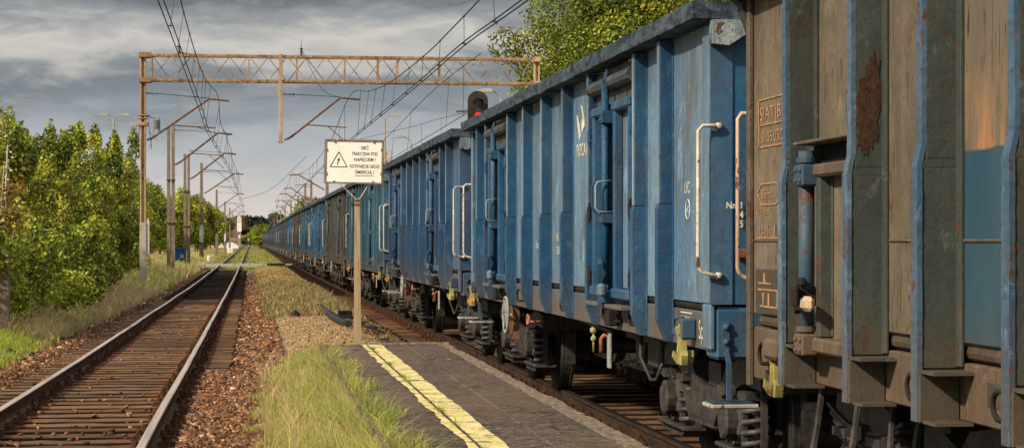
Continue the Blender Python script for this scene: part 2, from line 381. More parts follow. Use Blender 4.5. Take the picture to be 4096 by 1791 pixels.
def platform_mat():
    m, nt, b = newmat('platform_asphalt'); v, vr = coords(nt, False)
    c = mix(nt, ramp(nt, noise(nt, vr, 1.1, 5, .6), .35,.65), (.058,.041,.030), (.118,.084,.062))
    st = ramp(nt, noise(nt, vr, 7., 8, .75, (.8,5,1)), .49,.62); c = mix(nt, math_(nt,'MULTIPLY', st, .85), c, (.24,.195,.155))
    sp = ramp(nt, noise(nt, vr, 42., 4, .7, (.5,2.2,1)), .575,.605); c = mix(nt, sp, c, (.50,.45,.39))
    dk = ramp(nt, noise(nt, vr, 15., 6, .7, (.6,3,1)), .535,.58); c = mix(nt, math_(nt,'MULTIPLY', dk, .8), c, (.018,.015,.013))
    sep = N(nt,'ShaderNodeSeparateXYZ'); nt.links.new(v, sep.inputs[0])
    # sandy dusting mid-platform near the coping
    sd = math_(nt,'MULTIPLY', ramp(nt, noise(nt, vr, .35, 3), .42,.60), ramp(nt, noise(nt, vr, 9., 5, .7, (1,3,1)), .35, .6, .1, .8))
    c = mix(nt, sd, c, (.21,.145,.105))
    ck = N(nt,'ShaderNodeTexVoronoi', feature='DISTANCE_TO_EDGE'); ck.inputs['Scale'].default_value = .9
    wv = N(nt,'ShaderNodeVectorMath', operation='ADD'); nt.links.new(v, wv.inputs[0]); nn2 = N(nt,'ShaderNodeTexNoise'); nn2.inputs['Scale'].default_value = 3.; nn2.inputs['Detail'].default_value = 6; nt.links.new(v, nn2.inputs['Vector']); sc2 = N(nt,'ShaderNodeVectorMath', operation='SCALE'); sc2.inputs['Scale'].default_value = .55; nt.links.new(nn2.outputs['Color'], sc2.inputs[0]); nt.links.new(sc2.outputs[0], wv.inputs[1]); nt.links.new(wv.outputs[0], ck.inputs['Vector'])
    ckf = math_(nt,'MULTIPLY', ramp(nt, ck.outputs['Distance'], .012, .003), ramp(nt, noise(nt, v, .8, 3), .46, .56))
    c = mix(nt, ckf, c, (.012,.010,.008))
    nt.links.new(c, b.inputs['Base Color']); b.inputs['Roughness'].default_value = .92; b.inputs['Specular IOR Level'].default_value = .12
    h = math_(nt,'ADD', noise(nt, vr, 30., 6, .75, (.7,2,1)), math_(nt,'MULTIPLY', dk, -.6)); bump(nt, b, h, .8, .02); return m
M['platform'] = platform_mat()
def yellow_mat():
    m, nt, b = newmat('yellow_line'); v, vr = coords(nt, False)
    c = mix(nt, ramp(nt, noise(nt, vr, 3., 5), .35,.65), (.70,.58,.20), (.84,.75,.36))
    c = mix(nt, ramp(nt, noise(nt, vr, 24., 6, .7, (1,2.5,1)), .55,.60), c, (.26,.21,.11))
    c = mix(nt, ramp(nt, noise(nt, vr, 5., 7, .75, (1,1.6,1)), .55,.585), c, (.12,.095,.06))
    nt.links.new(c, b.inputs['Base Color']); b.inputs['Roughness'].default_value = .8
    bump(nt, b, noise(nt, vr, 30., 6, .75, (.7,2,1)), .5, .01); return m
M['yellow_line'] = yellow_mat()
M['coping'] = simple('coping', (.15,.105,.075), (.55,.44,.35), 16., .9, 1., .04, (1,1,1), .1, False)

# ------------------------------------------------------------------ world, sun, camera
w = bpy.data.worlds.new('World'); sc.world = w; w.use_nodes = True; nt = w.node_tree
bg = nt.nodes['Background']
AZ = math.radians(-122.); EL = math.radians(33.)       # direction towards the sun, azimuth from +Y clockwise
sunv = Vector((math.sin(AZ)*math.cos(EL), math.cos(AZ)*math.cos(EL), math.sin(EL)))
sky = N(nt,'ShaderNodeTexSky', sky_type='NISHITA'); sky.sun_disc = False; sky.sun_elevation = EL; sky.sun_rotation = AZ
tc = N(nt,'ShaderNodeTexCoord'); vec = tc.outputs['Generated']
sp = N(nt,'ShaderNodeSeparateXYZ'); nt.links.new(vec, sp.inputs[0])
az = N(nt,'ShaderNodeMath', operation='ARCTAN2'); nt.links.new(sp.outputs[0], az.inputs[0]); nt.links.new(sp.outputs[1], az.inputs[1])
cx = N(nt,'ShaderNodeCombineXYZ'); nt.links.new(az.outputs[0], cx.inputs[0])
zel = N(nt,'ShaderNodeMath', operation='POWER'); zmx = math_(nt,'MAXIMUM', sp.outputs[2], .0005); nt.links.new(zmx, zel.inputs[0]); zel.inputs[1].default_value = .8
nt.links.new(zel.outputs[0], cx.inputs[1])
n1 = noise(nt, cx.outputs[0], 1., 6, .55, (7.,20,1), .4)
n2 = noise(nt, cx.outputs[0], 1., 6, .60, (20,60,1), .6)
nn = math_(nt,'ADD', math_(nt,'MULTIPLY', n1, .72), math_(nt,'MULTIPLY', n2, .28))
zw = math_(nt,'ADD', sp.outputs[2], math_(nt,'MULTIPLY', math_(nt,'SUBTRACT', nn, .5), .095))
cr = N(nt,'ShaderNodeValToRGB'); nt.links.new(ramp(nt, zw, 0., .16), cr.inputs[0])
stops = [(0,(.78,.66,.58)),(.12,(.62,.57,.54)),(.24,(.47,.475,.49)),(.34,(.35,.375,.415)),(.41,(.205,.23,.265)),(.49,(.165,.185,.21)),(.53,(.23,.245,.265)),(.575,(.46,.44,.41)),(.63,(.58,.54,.49)),(.68,(.30,.305,.31)),(.74,(.125,.137,.155)),(.84,(.13,.14,.155)),(1,(.26,.27,.29))]
el = cr.color_ramp.elements
while len(el) > 1: el.remove(el[-1])
el[0].position, el[0].color = stops[0][0], (*stops[0][1],1)
for p, c in stops[1:]:
    e = el.new(p); e.color = (*c,1)
c = mix(nt, ramp(nt, n2, .50, .68, 0, .45), cr.outputs[0], (.50,.47,.44))
c = mix(nt, ramp(nt, n1, .46, .34, 0, .35), c, (.165,.18,.205))
# overhead, outside the picture: brighter broken cloud
ov = mix(nt, ramp(nt, noise(nt, vec, 3., 5), .35,.65), (.50,.54,.62), (1.05,1.0,.94))
c = mix(nt, ramp(nt, sp.outputs[2], .16, .32), c, ov)
skys = mix(nt, 1., sky.outputs[0], (.09,.09,.09), 'MULTIPLY')
c = mix(nt, .90, skys, c)
nt.links.new(c, bg.inputs['Color']); bg.inputs['Strength'].default_value = 1.12
sl = bpy.data.lights.new('sun', 'SUN'); sl.energy = 4.9; sl.angle = math.radians(2.5); sl.color = (1,.84,.62)
so = bpy.data.objects.new('sun', sl); COL.objects.link(so); so.rotation_euler = sunv.to_track_quat('Z','Y').to_euler()
cam = bpy.data.cameras.new('camera'); co = bpy.data.objects.new('camera', cam); COL.objects.link(co); sc.camera = co
co.location = (0,0,H); co.rotation_euler = (math.radians(90),0,-TH)
cam.sensor_width = 36; cam.lens = 36*5000/2576; cam.shift_y = 42/2576; cam.clip_end = 6000; cam.clip_start = .1
sc.view_settings.view_transform = 'Standard'; sc.view_settings.look = 'None'; sc.view_settings.exposure = 0

# ------------------------------------------------------------------ layout functions
def lerp(x, xs, ys): return float(np.interp(x, xs, ys))
zLx, zLy = [0,18,33,56,87,130,250,400], [.06,.05,-.03,-.10,-.17,-.17,-.10,0]
def zL(Y): return lerp(Y, zLx, zLy)
XL = -1.59
def xc(Y): return lerp(Y, [0,10,13,24.5,100,3000], [4.10,4.10,4.19,4.12,3.72,3.72])
def ratio(px): t = (px-1288)/5000; return (t*CT+ST)/(CT-t*ST)
def at(px, Yw, py=None):
    # world point on the sight line of picture column px at world distance Yw
    x = ratio(px)*Yw; D = x*ST+Yw*CT
    return x, Yw, (H-(py-605)*D/5000 if py is not None else 0)
from mathutils import noise as mn
def gz(x, Y):
    zl = zL(Y); rx = xc(Y); near = Y < 27.5
    r = -.145 if near else -.24
    mid = .10 if Y < 25.5 else lerp(Y, [25.5,30,60,100,200], [.10,-.06,-.10,-.12,-.16])
    xs = [-60,-20,-9,-6,-4.6,-3.7,-3.15,-3.02,-2.85,-.75,-.62,-.2,.35,.9,2.2,rx-1.5,rx-1.3,rx+1.4,rx+2.4,12,60]
    ys = [.3,.2,.12,.0,-.10,zl-.24,zl-.17,zl-.20,zl-.245,zl-.245,zl+r,zl+r-.01,(zl+r+mid)/2-.02,mid,mid-.02,-.20,-.225,-.225,-.2,-.15,-.3]
    z = lerp(x, xs, ys)
    a = .018 if -3.1 < x < .0 else .035
    if x < -5 or x > 6: a = .05
    if Y < 150: z += a*(mn.noise(Vector((x*1.3,Y*.9,0)))+.5*mn.noise(Vector((x*4,Y*3,5))))
    return z

# ------------------------------------------------------------------ ground
def build_ground():
    xs = np.concatenate([[-1500,-600,-250,-120,-60,-35,-22,-15,-11], np.arange(-9,-3.6,.25), np.arange(-3.6,3.2,.10), np.arange(3.2,7,.25), [8,10,13,18,25,40,70,150,400,1500]])
    ys = [-30,-10,0]; y = 8.
    while y < 140: ys.append(y); y += max(.10, y*.006)
    while y < 3200: ys.append(y); y *= 1.06
    ys = np.array(ys); nx, ny = len(xs), len(ys)
    V = np.zeros((ny,nx,3)); C = np.zeros((ny,nx,3))
    grav = np.array((.115,.062,.036)); gravd = np.array((.045,.028,.020)); rustg = np.array((.16,.058,.022))
    green = np.array((.10,.13,.025)); straw = np.array((.33,.22,.10)); sand = np.array((.44,.29,.17)); dirt = np.array((.085,.052,.033))
    for j, Y in enumerate(ys):
        rx = xc(Y)
        for i, x in enumerate(xs):
            z = gz(x, Y); V[j,i] = (x,Y,z)
            n = mn.noise(Vector((x*.8,Y*.35,3.)))*.5+.5; n2 = mn.noise(Vector((x*2.3,Y*1.1,9.)))*.5+.5
            if x < -3.0:
                t = np.clip((-x-3.3-.5*n)/.5,0,1); g = green if Y < 34 else (straw*.8+green*.3 if n < .62 else green)
                c = grav*(1-t)+g*t
            elif x < .1+ .3*n:
                c = grav*.8+rustg*.35*n2
                if Y > 125: c = green*.9+straw*.25*n
                if -2.9 < x < -.3: c = gravd*.7+rustg*.3*n2
                if Y > 125 and -2.9 < x < -.3: c = green*.8+straw*.3*n if not(140<Y<150) else c
            elif x < rx-1.5:
                if Y < 28.5: c = green*.6+dirt*.5
                elif Y < 47: c = sand*(.75+.5*n2) if x > .55 else dirt
                elif Y < 80: c = green*.5+sand*.35 if x > .4 else dirt
                elif Y < 138: c = sand*(.7+.5*n2) if x > .2 else dirt
                else: c = green*.9+straw*.35*n
                if x > rx-2.2: c = dirt*.9 + sand*.2*n
            elif x < rx+2: c = gravd*.8+dirt*.3*n
            else: c = straw*.4+green*.4
            if Y > 160 and x > rx+2: c = green*.6+straw*.5
            C[j,i] = c
    idx = np.arange(nx*ny).reshape(ny,nx)
    F = np.stack([idx[:-1,:-1],idx[:-1,1:],idx[1:,1:],idx[1:,:-1]],-1).reshape(-1,4)
    o = npmesh('ground', V.reshape(-1,3), F, M['ground'], C.reshape(-1,3), smooth=True); tag(o, kind='structure')
build_ground()

# ------------------------------------------------------------------ stones (ballast)
ICO = np.array([(0,1,1.618),(0,-1,1.618),(0,1,-1.618),(0,-1,-1.618),(1,1.618,0),(-1,1.618,0),(1,-1.618,0),(-1,-1.618,0),(1.618,0,1),(-1.618,0,1),(1.618,0,-1),(-1.618,0,-1)])/1.9
ICF = np.array([(0,1,8),(0,8,4),(0,4,5),(0,5,9),(0,9,1),(1,6,8),(8,6,10),(8,10,4),(4,10,2),(4,2,5),(5,2,11),(5,11,9),(9,11,7),(9,7,1),(1,7,6),(3,6,7),(3,7,11),(3,11,2),(3,2,10),(3,10,6)])
def stones(name, P, size, pal, pw, kindtag=None):
    n = len(P); V = ICO[None]*(1+RNG.uniform(-.48,.40,(n,12,1)))
    V = V*(size[:,None,None]*.5*RNG.uniform(.55,1.25,(n,1,3))*np.array((1,1,.72)))
    a = RNG.uniform(0,6.28,n); ca, sa = np.cos(a), np.sin(a)
    X = V[...,0]*ca[:,None]-V[...,1]*sa[:,None]; Yv = V[...,0]*sa[:,None]+V[...,1]*ca[:,None]
    tl = RNG.uniform(-.5,.5,n)[:,None]; Z = V[...,2]+X*tl
    V = np.stack([X,Yv,Z],-1)+P[:,None,:]
    F = (ICF[None]+12*np.arange(n)[:,None,None]).reshape(-1,3)
    c = np.array(pal)[RNG.choice(len(pal), n, p=pw)]*RNG.uniform(.6,1.35,(n,1)); C = np.repeat(c,12,0)
    return npmesh(name, V.reshape(-1,3), F, M['stone'], C)
def scatter(n, x0, x1, y0, y1, pw=1.6, edge=None):
    # denser near the camera
    u = RNG.uniform(0,1,n); a = y0**(1-pw); b = y1**(1-pw); Y = (a+(b-a)*u)**(1/(1-pw)) if pw != 1 else y0*(y1/y0)**u
    X = RNG.uniform(x0,x1,n); return X, Y
def stone_field(n, x0, x1, y0, y1, smin, smax, dz=.0, fx=None):
    X, Y = scatter(n, x0, x1, y0, y1)
    if fx is not None: X = X+np.array([fx(y) for y in Y])
    Z = np.array([gz(x,y) for x,y in zip(X,Y)])+dz
    return np.stack([X,Y,Z],1), RNG.uniform(smin,smax,n)
pal = [(.20,.090,.044),(.11,.055,.032),(.34,.175,.085),(.46,.29,.15),(.055,.032,.02),(.52,.44,.33)]
pwt = [.36,.28,.16,.05,.14,.01]
fl = [stone_field(21000,-.72,.42,10,30,.025,.066,.002), stone_field(5200,-.28,.50,28,110,.05,.11,.004),
      stone_field(10000,-3.95,-2.88,13,100,.03,.08,.004), stone_field(420,-2.85,-.75,11,60,.03,.07,.09), stone_field(1500,-2.8,-.8,40,44,.05,.10,.05)]
P = np.concatenate([a for a,b in fl]); S = np.concatenate([b for a,b in fl])
o = stones('ballast_stones', P, S, pal, pwt); tag(o, 'loose rust-brown ballast stones along the near railway track', 'ballast', kind='stuff')
fl = [stone_field(5200,-1.95,-.95,24,80,.04,.10,.0,xc), stone_field(2600,-.7,3.,10,40,.04,.09,.0,xc)]
P = np.concatenate([a for a,b in fl]); S = np.concatenate([b for a,b in fl])
o = stones('ballast_stones', P, S, [(.06,.036,.025),(.10,.055,.035),(.035,.024,.018),(.20,.12,.07)], [.4,.3,.2,.1]); tag(o, 'dark ballast stones under and beside the train track', 'ballast', kind='stuff')
X, Y = scatter(3200,.6,2.7,28.5,47); Z = np.array([gz(x,y) for x,y in zip(X,Y)])
o = stones('soil_clods', np.stack([X,Y,Z],1), RNG.uniform(.02,.07,len(X)), [(.40,.27,.15),(.16,.10,.06),(.08,.05,.03),(.48,.34,.20)], [.35,.3,.2,.15]); tag(o, 'dry brown soil clods on the sandy ground beyond the platform', 'soil', kind='stuff')

# ------------------------------------------------------------------ tracks
RP = [(-.065,0),(-.065,.012),(-.012,.035),(-.010,.115),(-.036,.128),(-.036,.152),(-.028,.158),(.028,.158),(.036,.152),(.036,.128),(.010,.115),(.012,.035),(.065,.012),(.065,0)]
def rail(parent, fx, fz, y0, y1, seed, top, side=None):
    ys = []; y = y0
    while y < y1: ys.append(y); y += .6 if y < 100 else 4
    ys.append(y1); mb = MB(); n = len(RP); vs = []
    for k, Y in enumerate(ys):
        dx = .012*mn.noise(Vector((Y*.11,seed,0)))+.004*mn.noise(Vector((Y*.5,seed,1))); dz = .016*mn.noise(Vector((Y*.13,seed,4)))+.004*mn.noise(Vector((Y*.6,seed,7)))
        for (a,b) in RP: vs.append((fx(Y)+a+dx, Y, fz(Y)-.158+b+dz))
    mb.v = vs
    for k in range(len(ys)-1):
        for j in range(n):
            mb.f.append((k*n+j,k*n+(j+1)%n,(k+1)*n+(j+1)%n,(k+1)*n+j)); mb.m.append(1 if j in (5,6,7) else 0)
    mb.f.append(tuple(range(n))); mb.m.append(0)
    return mb.build('rail', [side or M['rail_rust'], top], parent)
def sleeper_proto(k):
    rs = random.Random(k); mb = MB(); w = .125+rs.uniform(-.012,.012)
    n = 14; vs = []
    for i in range(n+1):
        x = -1.3+2.6*i/n; j1 = rs.uniform(-.008,.008); j2 = rs.uniform(-.006,.006)
        vs += [(x,-w+j1,-.10),(x,-w+j1,-.012+j2),(x,-w+.012+j1,j2),(x,w-.012+j1,j2*.5),(x,w+j1,-.012+j2),(x,w+j1,-.10)]
    mb.v = vs
    for i in range(n):
        for j in range(5): a = i*6+j; mb.f.append((a,a+1,a+7,a+6)); mb.m.append(0)
    mb.f += [tuple(range(6)), tuple(n*6+j for j in range(5,-1,-1))]; mb.m += [0,0]
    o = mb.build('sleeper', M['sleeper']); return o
def clamp_proto():
    mb = MB(); mb.box(-.17,.17,-.075,.075,-.004,.012)
    for s in (-1,1):
        mb.cbox(s*.075 if s>0 else -.125, .125 if s>0 else -.075, -.035,.035,.012,.045,.005)
        for y in (0,):
            mb.cyl((s*.105,y,.03),(s*.105,y,.085),.020,6); mb.cyl((s*.105,y,.045),(s*.105,y,.066),.030,6)
        mb.cyl((s*.150,-.05,.01),(s*.150,-.05,.035),.016,6); mb.cyl((s*.150,.05,.01),(s*.150,.05,.035),.016,6)
    return mb.build('rail_clamp', M['clamp'])
SP = [sleeper_proto(k) for k in range(6)]; CP = clamp_proto()
def place_track(root, fx, fz, y0, n_ind, y_end, pitch):
    Y = y0; k = 0; far = MB()
    while Y < y_end:
        dy = random.uniform(-.03,.03); rz = random.uniform(-.008,.008)
        if k < n_ind:
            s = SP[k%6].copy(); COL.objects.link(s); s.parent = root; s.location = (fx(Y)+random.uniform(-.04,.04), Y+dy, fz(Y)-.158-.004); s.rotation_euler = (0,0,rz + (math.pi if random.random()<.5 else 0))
            for g in (-.75,.75):
                c = CP.copy(); COL.objects.link(c); c.parent = s; c.location = (g,0,.004+random.uniform(0,.006))
        else:
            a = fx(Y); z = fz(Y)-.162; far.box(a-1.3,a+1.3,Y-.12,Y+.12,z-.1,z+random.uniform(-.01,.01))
            for g in (-.75,.75):
                for q in (-.105,.105): far.box(a+g+q-.03,a+g+q+.03,Y-.03,Y+.03,z,z+.08)
        Y += pitch; k += 1
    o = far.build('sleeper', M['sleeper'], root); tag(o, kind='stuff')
tr = empty('railway_track'); tag(tr, 'empty railway track with rusty rails on dark timber sleepers, left of the platform', 'railway track')
rail(tr, lambda Y: XL-.7525, zL, 5, 900, 1.3, M['steel']); rail(tr, lambda Y: XL+.7525, zL, 5, 900, 5.7, M['steel'])
place_track(tr, lambda Y: XL, zL, 10.4, 100, 134, .55)
tr2 = empty('railway_track'); tag(tr2, 'railway track under the freight train, running along the platform edge', 'railway track')
rail(tr2, lambda Y: xc(Y)-.7525, lambda Y: 0., 3, 900, 2.3, M['steel_used'], M['rail_dark']); rail(tr2, lambda Y: xc(Y)+.7525, lambda Y: 0., 3, 900, 8.7, M['steel_used'], M['rail_dark'])
place_track(tr2, xc, lambda Y: 0., 9.2, 100, 170, .56)
for o in SP+[CP]: bpy.data.objects.remove(o)

# ------------------------------------------------------------------ platform
def platform():
    mb = MB(); x0, x1 = .86, 2.36; z = .30; ny = 120
    ys = np.linspace(4, 25.4, ny)
    mb.box(x0,x1,4,25.3,-.3,z-.006)
    # surface as slabs with slightly uneven joints
    ydiv = [4,6.6,9.1,11.7,14.25,16.9,19.4,22.1,25.3]
    xdiv = [x0,1.44,1.92,x1]
    mb2 = MB()
    for a in range(len(ydiv)-1):
        for b in range(3):
            dz = random.uniform(-.006,.006)
            mb2.cbox(xdiv[b]+.003,xdiv[b+1]-.003 if b<2 else xdiv[b+1],ydiv[a]+.004,ydiv[a+1]-.004,z-.04,z+dz,.008)
    o = mb.build('platform', M['platform']); tag(o, kind='structure')
    s = mb2.build('paving_slab', M['platform'], o)
    mb = MB(); y = 4.; z1 = z+.004
    while y < 25.3:
        L = random.uniform(.75,1.15); L = min(L, 25.42-y); dx = random.uniform(-.015,.02); dz = random.uniform(-.006,.012)
        n = 6; vs = []
        for i in range(n+1):
            yy = y+.006+(L-.012)*i/n; e = random.uniform(-.012,.014); e2 = random.uniform(-.01,.01)
            vs += [(2.365+e2,yy,z-.12),(2.365+e2,yy,z1+dz),(2.49+dx+e*.5,yy,z1+dz+random.uniform(-.004,.004)),(2.515+dx+e,yy,z1+dz-.025),(2.51+dx+e,yy,z-.32)]
        b = len(mb.v); mb.v += vs
        for i in range(n):
            for j in range(4): a = b+i*5+j; mb.f.append((a,a+1,a+6,a+5)); mb.m.append(0)
        mb.f += [tuple(b+j for j in range(5)), tuple(b+n*5+j for j in range(4,-1,-1))]; mb.m += [0,0]
        y += L
    mb.box(1.5,2.5,25.31,25.43,-.1,z+.02)
    c = mb.build('platform_coping', M['coping']); tag(c, kind='structure')
    mb = MB()
    for (a, b, ja, jb) in ((1.368,1.430,.026,.006),(1.455,1.628,.006,.014)):
        n = 200; vs = []
        for i in range(n+1):
            y = 4+21.15*i/n; vs += [(a+ja*1.3*mn.noise(Vector((y*2.2,a*9,1)))+ja*.5*mn.noise(Vector((y*9,a*9,4))),y,z+.0095),(b+jb*1.3*mn.noise(Vector((y*2.2,b*9,7)))+jb*.5*mn.noise(Vector((y*9,b*9,2))),y,z+.0095)]
        k = len(mb.v); mb.v += vs
        for i in range(n): mb.f.append((k+2*i,k+2*i+1,k+2*i+3,k+2*i+2)); mb.m.append(0)
    t = mb.build('yellow_safety_line', M['yellow_line']); tag(t, kind='structure')
platform()
mb = MB(); zc = zL(146)
for k in range(9): mb.box(-5.4+k*1.05,-4.4+k*1.05,145.1,146.6,-.3,-.06+(k%3)*.006)
o = mb.build('crossing_path', simple('pathconc', (.36,.33,.29),(.48,.45,.40),2.,.9,.2)); tag(o, kind='structure')

# ------------------------------------------------------------------ warning sign
def sign():
    r = empty('warning_sign', (1.49,28.3,0)); tag(r, 'white rectangular high voltage warning board on a thin concrete post at the platform end', 'warning sign')
    z0 = gz(1.49,28.3)
    mb = MB(); mb.v = [(-.05,-.05,z0-.1),(.05,-.05,z0-.1),(.05,.05,z0-.1),(-.05,.05,z0-.1),(-.036,-.04,2.22),(.036,-.04,2.22),(.036,.04,2.22),(-.036,.04,2.22)]
    mb.f = [(0,3,2,1),(4,5,6,7),(0,1,5,4),(1,2,6,5),(2,3,7,6),(3,0,4,7)]; mb.m=[0]*6
    mb.build('post', M['postconc'], r)
    x0,x1,zb,zt = -.44,.36,2.45,3.03
    k = bpy.data.objects.new('board', None); COL.objects.link(k); k.parent = r; k.location = (-.065,0,0); k.rotation_euler = (0, math.radians(1.2), math.radians(-13))
    mb = MB(); mb.box(x0,x1,-.012,.004,zb,zt); mb.build('panel', M['signwhite'], k)
    mb = MB(); t = .024
    mb.box(x0-t,x1+t,-.028,.012,zb-t,zb); mb.box(x0-t,x1+t,-.028,.012,zt,zt+t); mb.box(x0-t,x0,-.028,.012,zb,zt); mb.box(x1,x1+t,-.028,.012,zb,zt)
    for px_,pz in ((x0+.12,zb),(x1-.12,zb),(x0+.12,zt),(x1-.12,zt),(x0,zb+.12),(x0,zt-.12),(x1,zb+.12),(x1,zt-.12)):
        mb.box(px_-.012,px_+.012,-.034,-.02,pz-.02,pz+.02)
    mb.build('frame', M['signframe'], k)
    lines = ['SIEĆ','TRAKCYJNA POD','NAPIĘCIEM !','DOTKNIĘCIE GROZI','ŚMIERCIĄ !']
    for i, s in enumerate(lines):
        w_ = [.11,.375,.31,.425,.27][i]
        t_ = text('lettering', s, .066, (0,0,0), 'end', M['signblack'], None, 1., 'CENTER', .0008)
        xs = [v.co.x for v in t_.data.vertices]; wd = max(xs)-min(xs); f = w_/wd; zz = 2.915-.083*i - (.012 if i==3 else 0) - (.012 if i == 4 else 0)
        for v in t_.data.vertices: v.co.x = v.co.x*f+.115; v.co.y -= .0145; v.co.z += zz
        t_.parent = k
    mb = MB(); mb.box(-.02,.25,-.0145,-.0135,2.538,2.545); mb.build('underline', M['signblack'], k)
    mb = MB(); tri = [(-.38,2.665),(-.135,2.665),(-.2575,2.877)]
    for i in range(3):
        a, b = tri[i], tri[(i+1)%3]; mb.bar((a[0],-.0145,a[1]),(b[0],-.0145,b[1]),.003,.011)
    mb.add([(x,-.016,z) for x,z in ((-.235,2.815),(-.285,2.755),(-.262,2.758),(-.282,2.712),(-.290,2.718),(-.272,2.684),(-.262,2.722),(-.272,2.716),(-.236,2.775),(-.258,2.772))],[(0,1,2,8,9),(2,3,5,6,7,8)])
    mb.build('warning_symbol', M['signblack'], k)
    for s in (-1,1):
        mb = MB(); xx = -.04+s*.20
        mb.tube([(s*.02,-.045,2.20),(s*.05,-.045,2.24),(xx,-.02,2.42),(xx+s*.03,0,2.46)],.008,6)
        mb.build('bracket', M['bracket'], r)
    mb = MB(); mb.box(-.045,.045,-.05,-.04,2.12,2.15); mb.box(-.045,.045,-.05,-.04,2.18,2.21)
    mb.build('bolt_plate', M['rustplate'], r)
sign()

# ------------------------------------------------------------------ wagons
HW = 1.42; L2 = 6.25; RU = [1.22,2.07,3.93,5.2,6.4,7.6,8.75,10.6,11.45]
def coil(mb, cx_, cy, z0, z1, R=.085, r=.017, turns=4.2, n=14):
    pts = [(cx_+R*math.cos(2*math.pi*k/n),cy+R*math.sin(2*math.pi*k/n),z0+(z1-z0)*k/(turns*n)) for k in range(int(turns*n)+1)]
    mb.tube(pts, r, 6)
def wheelset(parent, cy, det):
    prof = [(-.03,.08),(-.03,.16),(.0,.20),(.0,.39),(-.01,.40),(-.01,.455),(.0,.460),(.10,.466),(.102,.49),(.125,.488),(.135,.46),(.135,.40),(.115,.39),(.07,.37),(.05,.20),(.09,.16),(.09,.08)]
    for s in (-1,1):
        mb = MB(); mb.lathe_x(prof, s*.82, cy, .46, 40 if det else 20, -s)
        mb.build('wheel', M['wheel'], parent, smooth=False)
    mb = MB(); mb.cyl((-.8,cy,.46),(.8,cy,.46),.08,12); mb.build('axle', M['wheel'], parent)
def bogie(root, cy, det=True, leaf=False):
    mb = MB()
    for s in (-1,1):
        X0, X1 = s*.93, s*1.05
        x0, x1 = min(X0,X1), max(X0,X1)
        # longitudinal side frame, dropped in the middle (goose neck profile)
        pr = [(-1.42,.68),(-1.40,.82),(-.95,.86),(-.55,.80),(-.32,.62),(.32,.62),(.55,.80),(.95,.86),(1.40,.82),(1.42,.68),(.98,.70),(.62,.62),(.36,.38),(-.36,.38),(-.62,.62),(-.98,.70)]
        mb.prism([(cy+a,b) for a,b in pr],'x',x0,x1)
        fx0, fx1 = (s*.90, s*1.10) if s>0 else (s*1.10, s*.90)
        for a0,a1,b0,b1 in ((-.62,.62,.66,.60),): pass
        mb.box(fx0,fx1,cy-.38,cy+.38,.355,.38)
        for q in (-1,1):
            mb.bar((s*1.0,cy+q*.36,.37),(s*1.0,cy+q*.66,.64),.20,.02)
            mb.box(fx0,fx1,cy+q*.98-.45,cy+q*.98+.45,.86,.885)
    for q in (-.12,.12): pass
    mb.box(-1.0,1.0,cy-.18,cy+.18,.50,.78); mb.cyl((0,cy,.78),(0,cy,.98),.2,16)
    for q in (-1.38,1.38): mb.box(-1.0,1.0,cy+q-.05,cy+q+.05,.66,.80)
    b = mb.build('bogie', M['bogie'], root)
    for q in (-.9,.9):
        wheelset(b, cy+q, det)
        for s in (-1,1):
            if s > 0 and not det: continue
            mb = MB(); c = cy+q
            ax = s*1.0
            mb.cbox(ax-.10,ax+.10,c-.14,c+.14,.36,.62,.02)
            mb.lathe_x([(0,.13),(.06,.13),(.075,.11),(.075,.05)], ax+s*.10, c, .47, 16, s)
            # spring saddle and hangers
            mb.cbox(ax-.12,ax+.12,c-.42,c+.42,.255,.285,.008); 
            for e in (-1,1):
                mb.bar((ax,c+e*.42,.27),(ax,c+e*.30,.22),.20,.02)
                mb.box(ax-.11,ax+.11,c+e*.28-.11,c+e*.28+.11,.615,.66)
                mb.box(ax-.02,ax+.02,c+e*.41-.015,c+e*.41+.015,.27,.70)
                mb.cbox(ax+s*.06-.02,ax+s*.06+.02,c+e*.155-.02,c+e*.155+.02,.30,.66,.004)
            mb.bar((ax,c-.30,.22),(ax,c+.30,.22),.20,.02)
            for a,bz in ((.08,.62),(-.08,.62),(.08,.32),(-.08,.32)): mb.ball((ax+s*.11,c+a,bz-.0),.016,4)
            mb.build('axle_box', M['bogie'], b)
            for e in (-1,1):
                if leaf: continue
                mb = MB(); coil(mb, ax+s*.015, c+e*.28, .295, .615, .082, .019, 4.6 if s<0 else 3.5); mb.build('coil_spring', M['spring'], b, True)
            if leaf and s < 0:
                mb = MB()
                for k in range(9):
                    hl = .62-.055*k; n=8
                    for i in range(n):
                        a0=-hl+2*hl*i/n; a1=-hl+2*hl*(i+1)/n
                        mb.bar((ax-.02,c+a0,.66-.024*k+.10*(a0/.62)**2),(ax-.02,c+a1,.66-.024*k+.10*(a1/.62)**2),.10,.019)
                mb.box(ax-.09,ax+.05,c-.05,c+.05,.40,.70)
                mb.build('leaf_spring', M['bogie'], b)
        # brake hangers
        c = cy+q
        for e in (-1,1):
            mb = MB(); mb.prism([(c+e*.50,.30),(c+e*.56,.30),(c+e*.60,.62),(c+e*.53,.62)],'x',-.80,-.70); mb.bar((-.78,c+e*.55,.60),(-.78,c+e*.50,.92),.03); mb.build('brake_block', M['bogie'], b)
    return b
def ring(parent, x, y, z, s=.055, mat=None):
    mb = MB(); pts = [(x,y,z+s),(x-.035,y+.0,z+s*1.05)]
    for k in range(9):
        a = math.pi/2 + math.pi*k/8; pts.append((x-.045,y+.0-(-.9*s*math.cos(a)),z+s*math.sin(a)))
    pts = [(x+.02,y-.02,z+s)]+[(x-.05,y-.02+1.35*s*math.sin(math.pi*k/8),z+s*math.cos(math.pi*k/8)) for k in range(9)]+[(x+.02,y-.02,z-s)]
    mb.tube(pts,.011,6); return mb.build('tie_ring', mat or M['frame_dark'], parent, True)
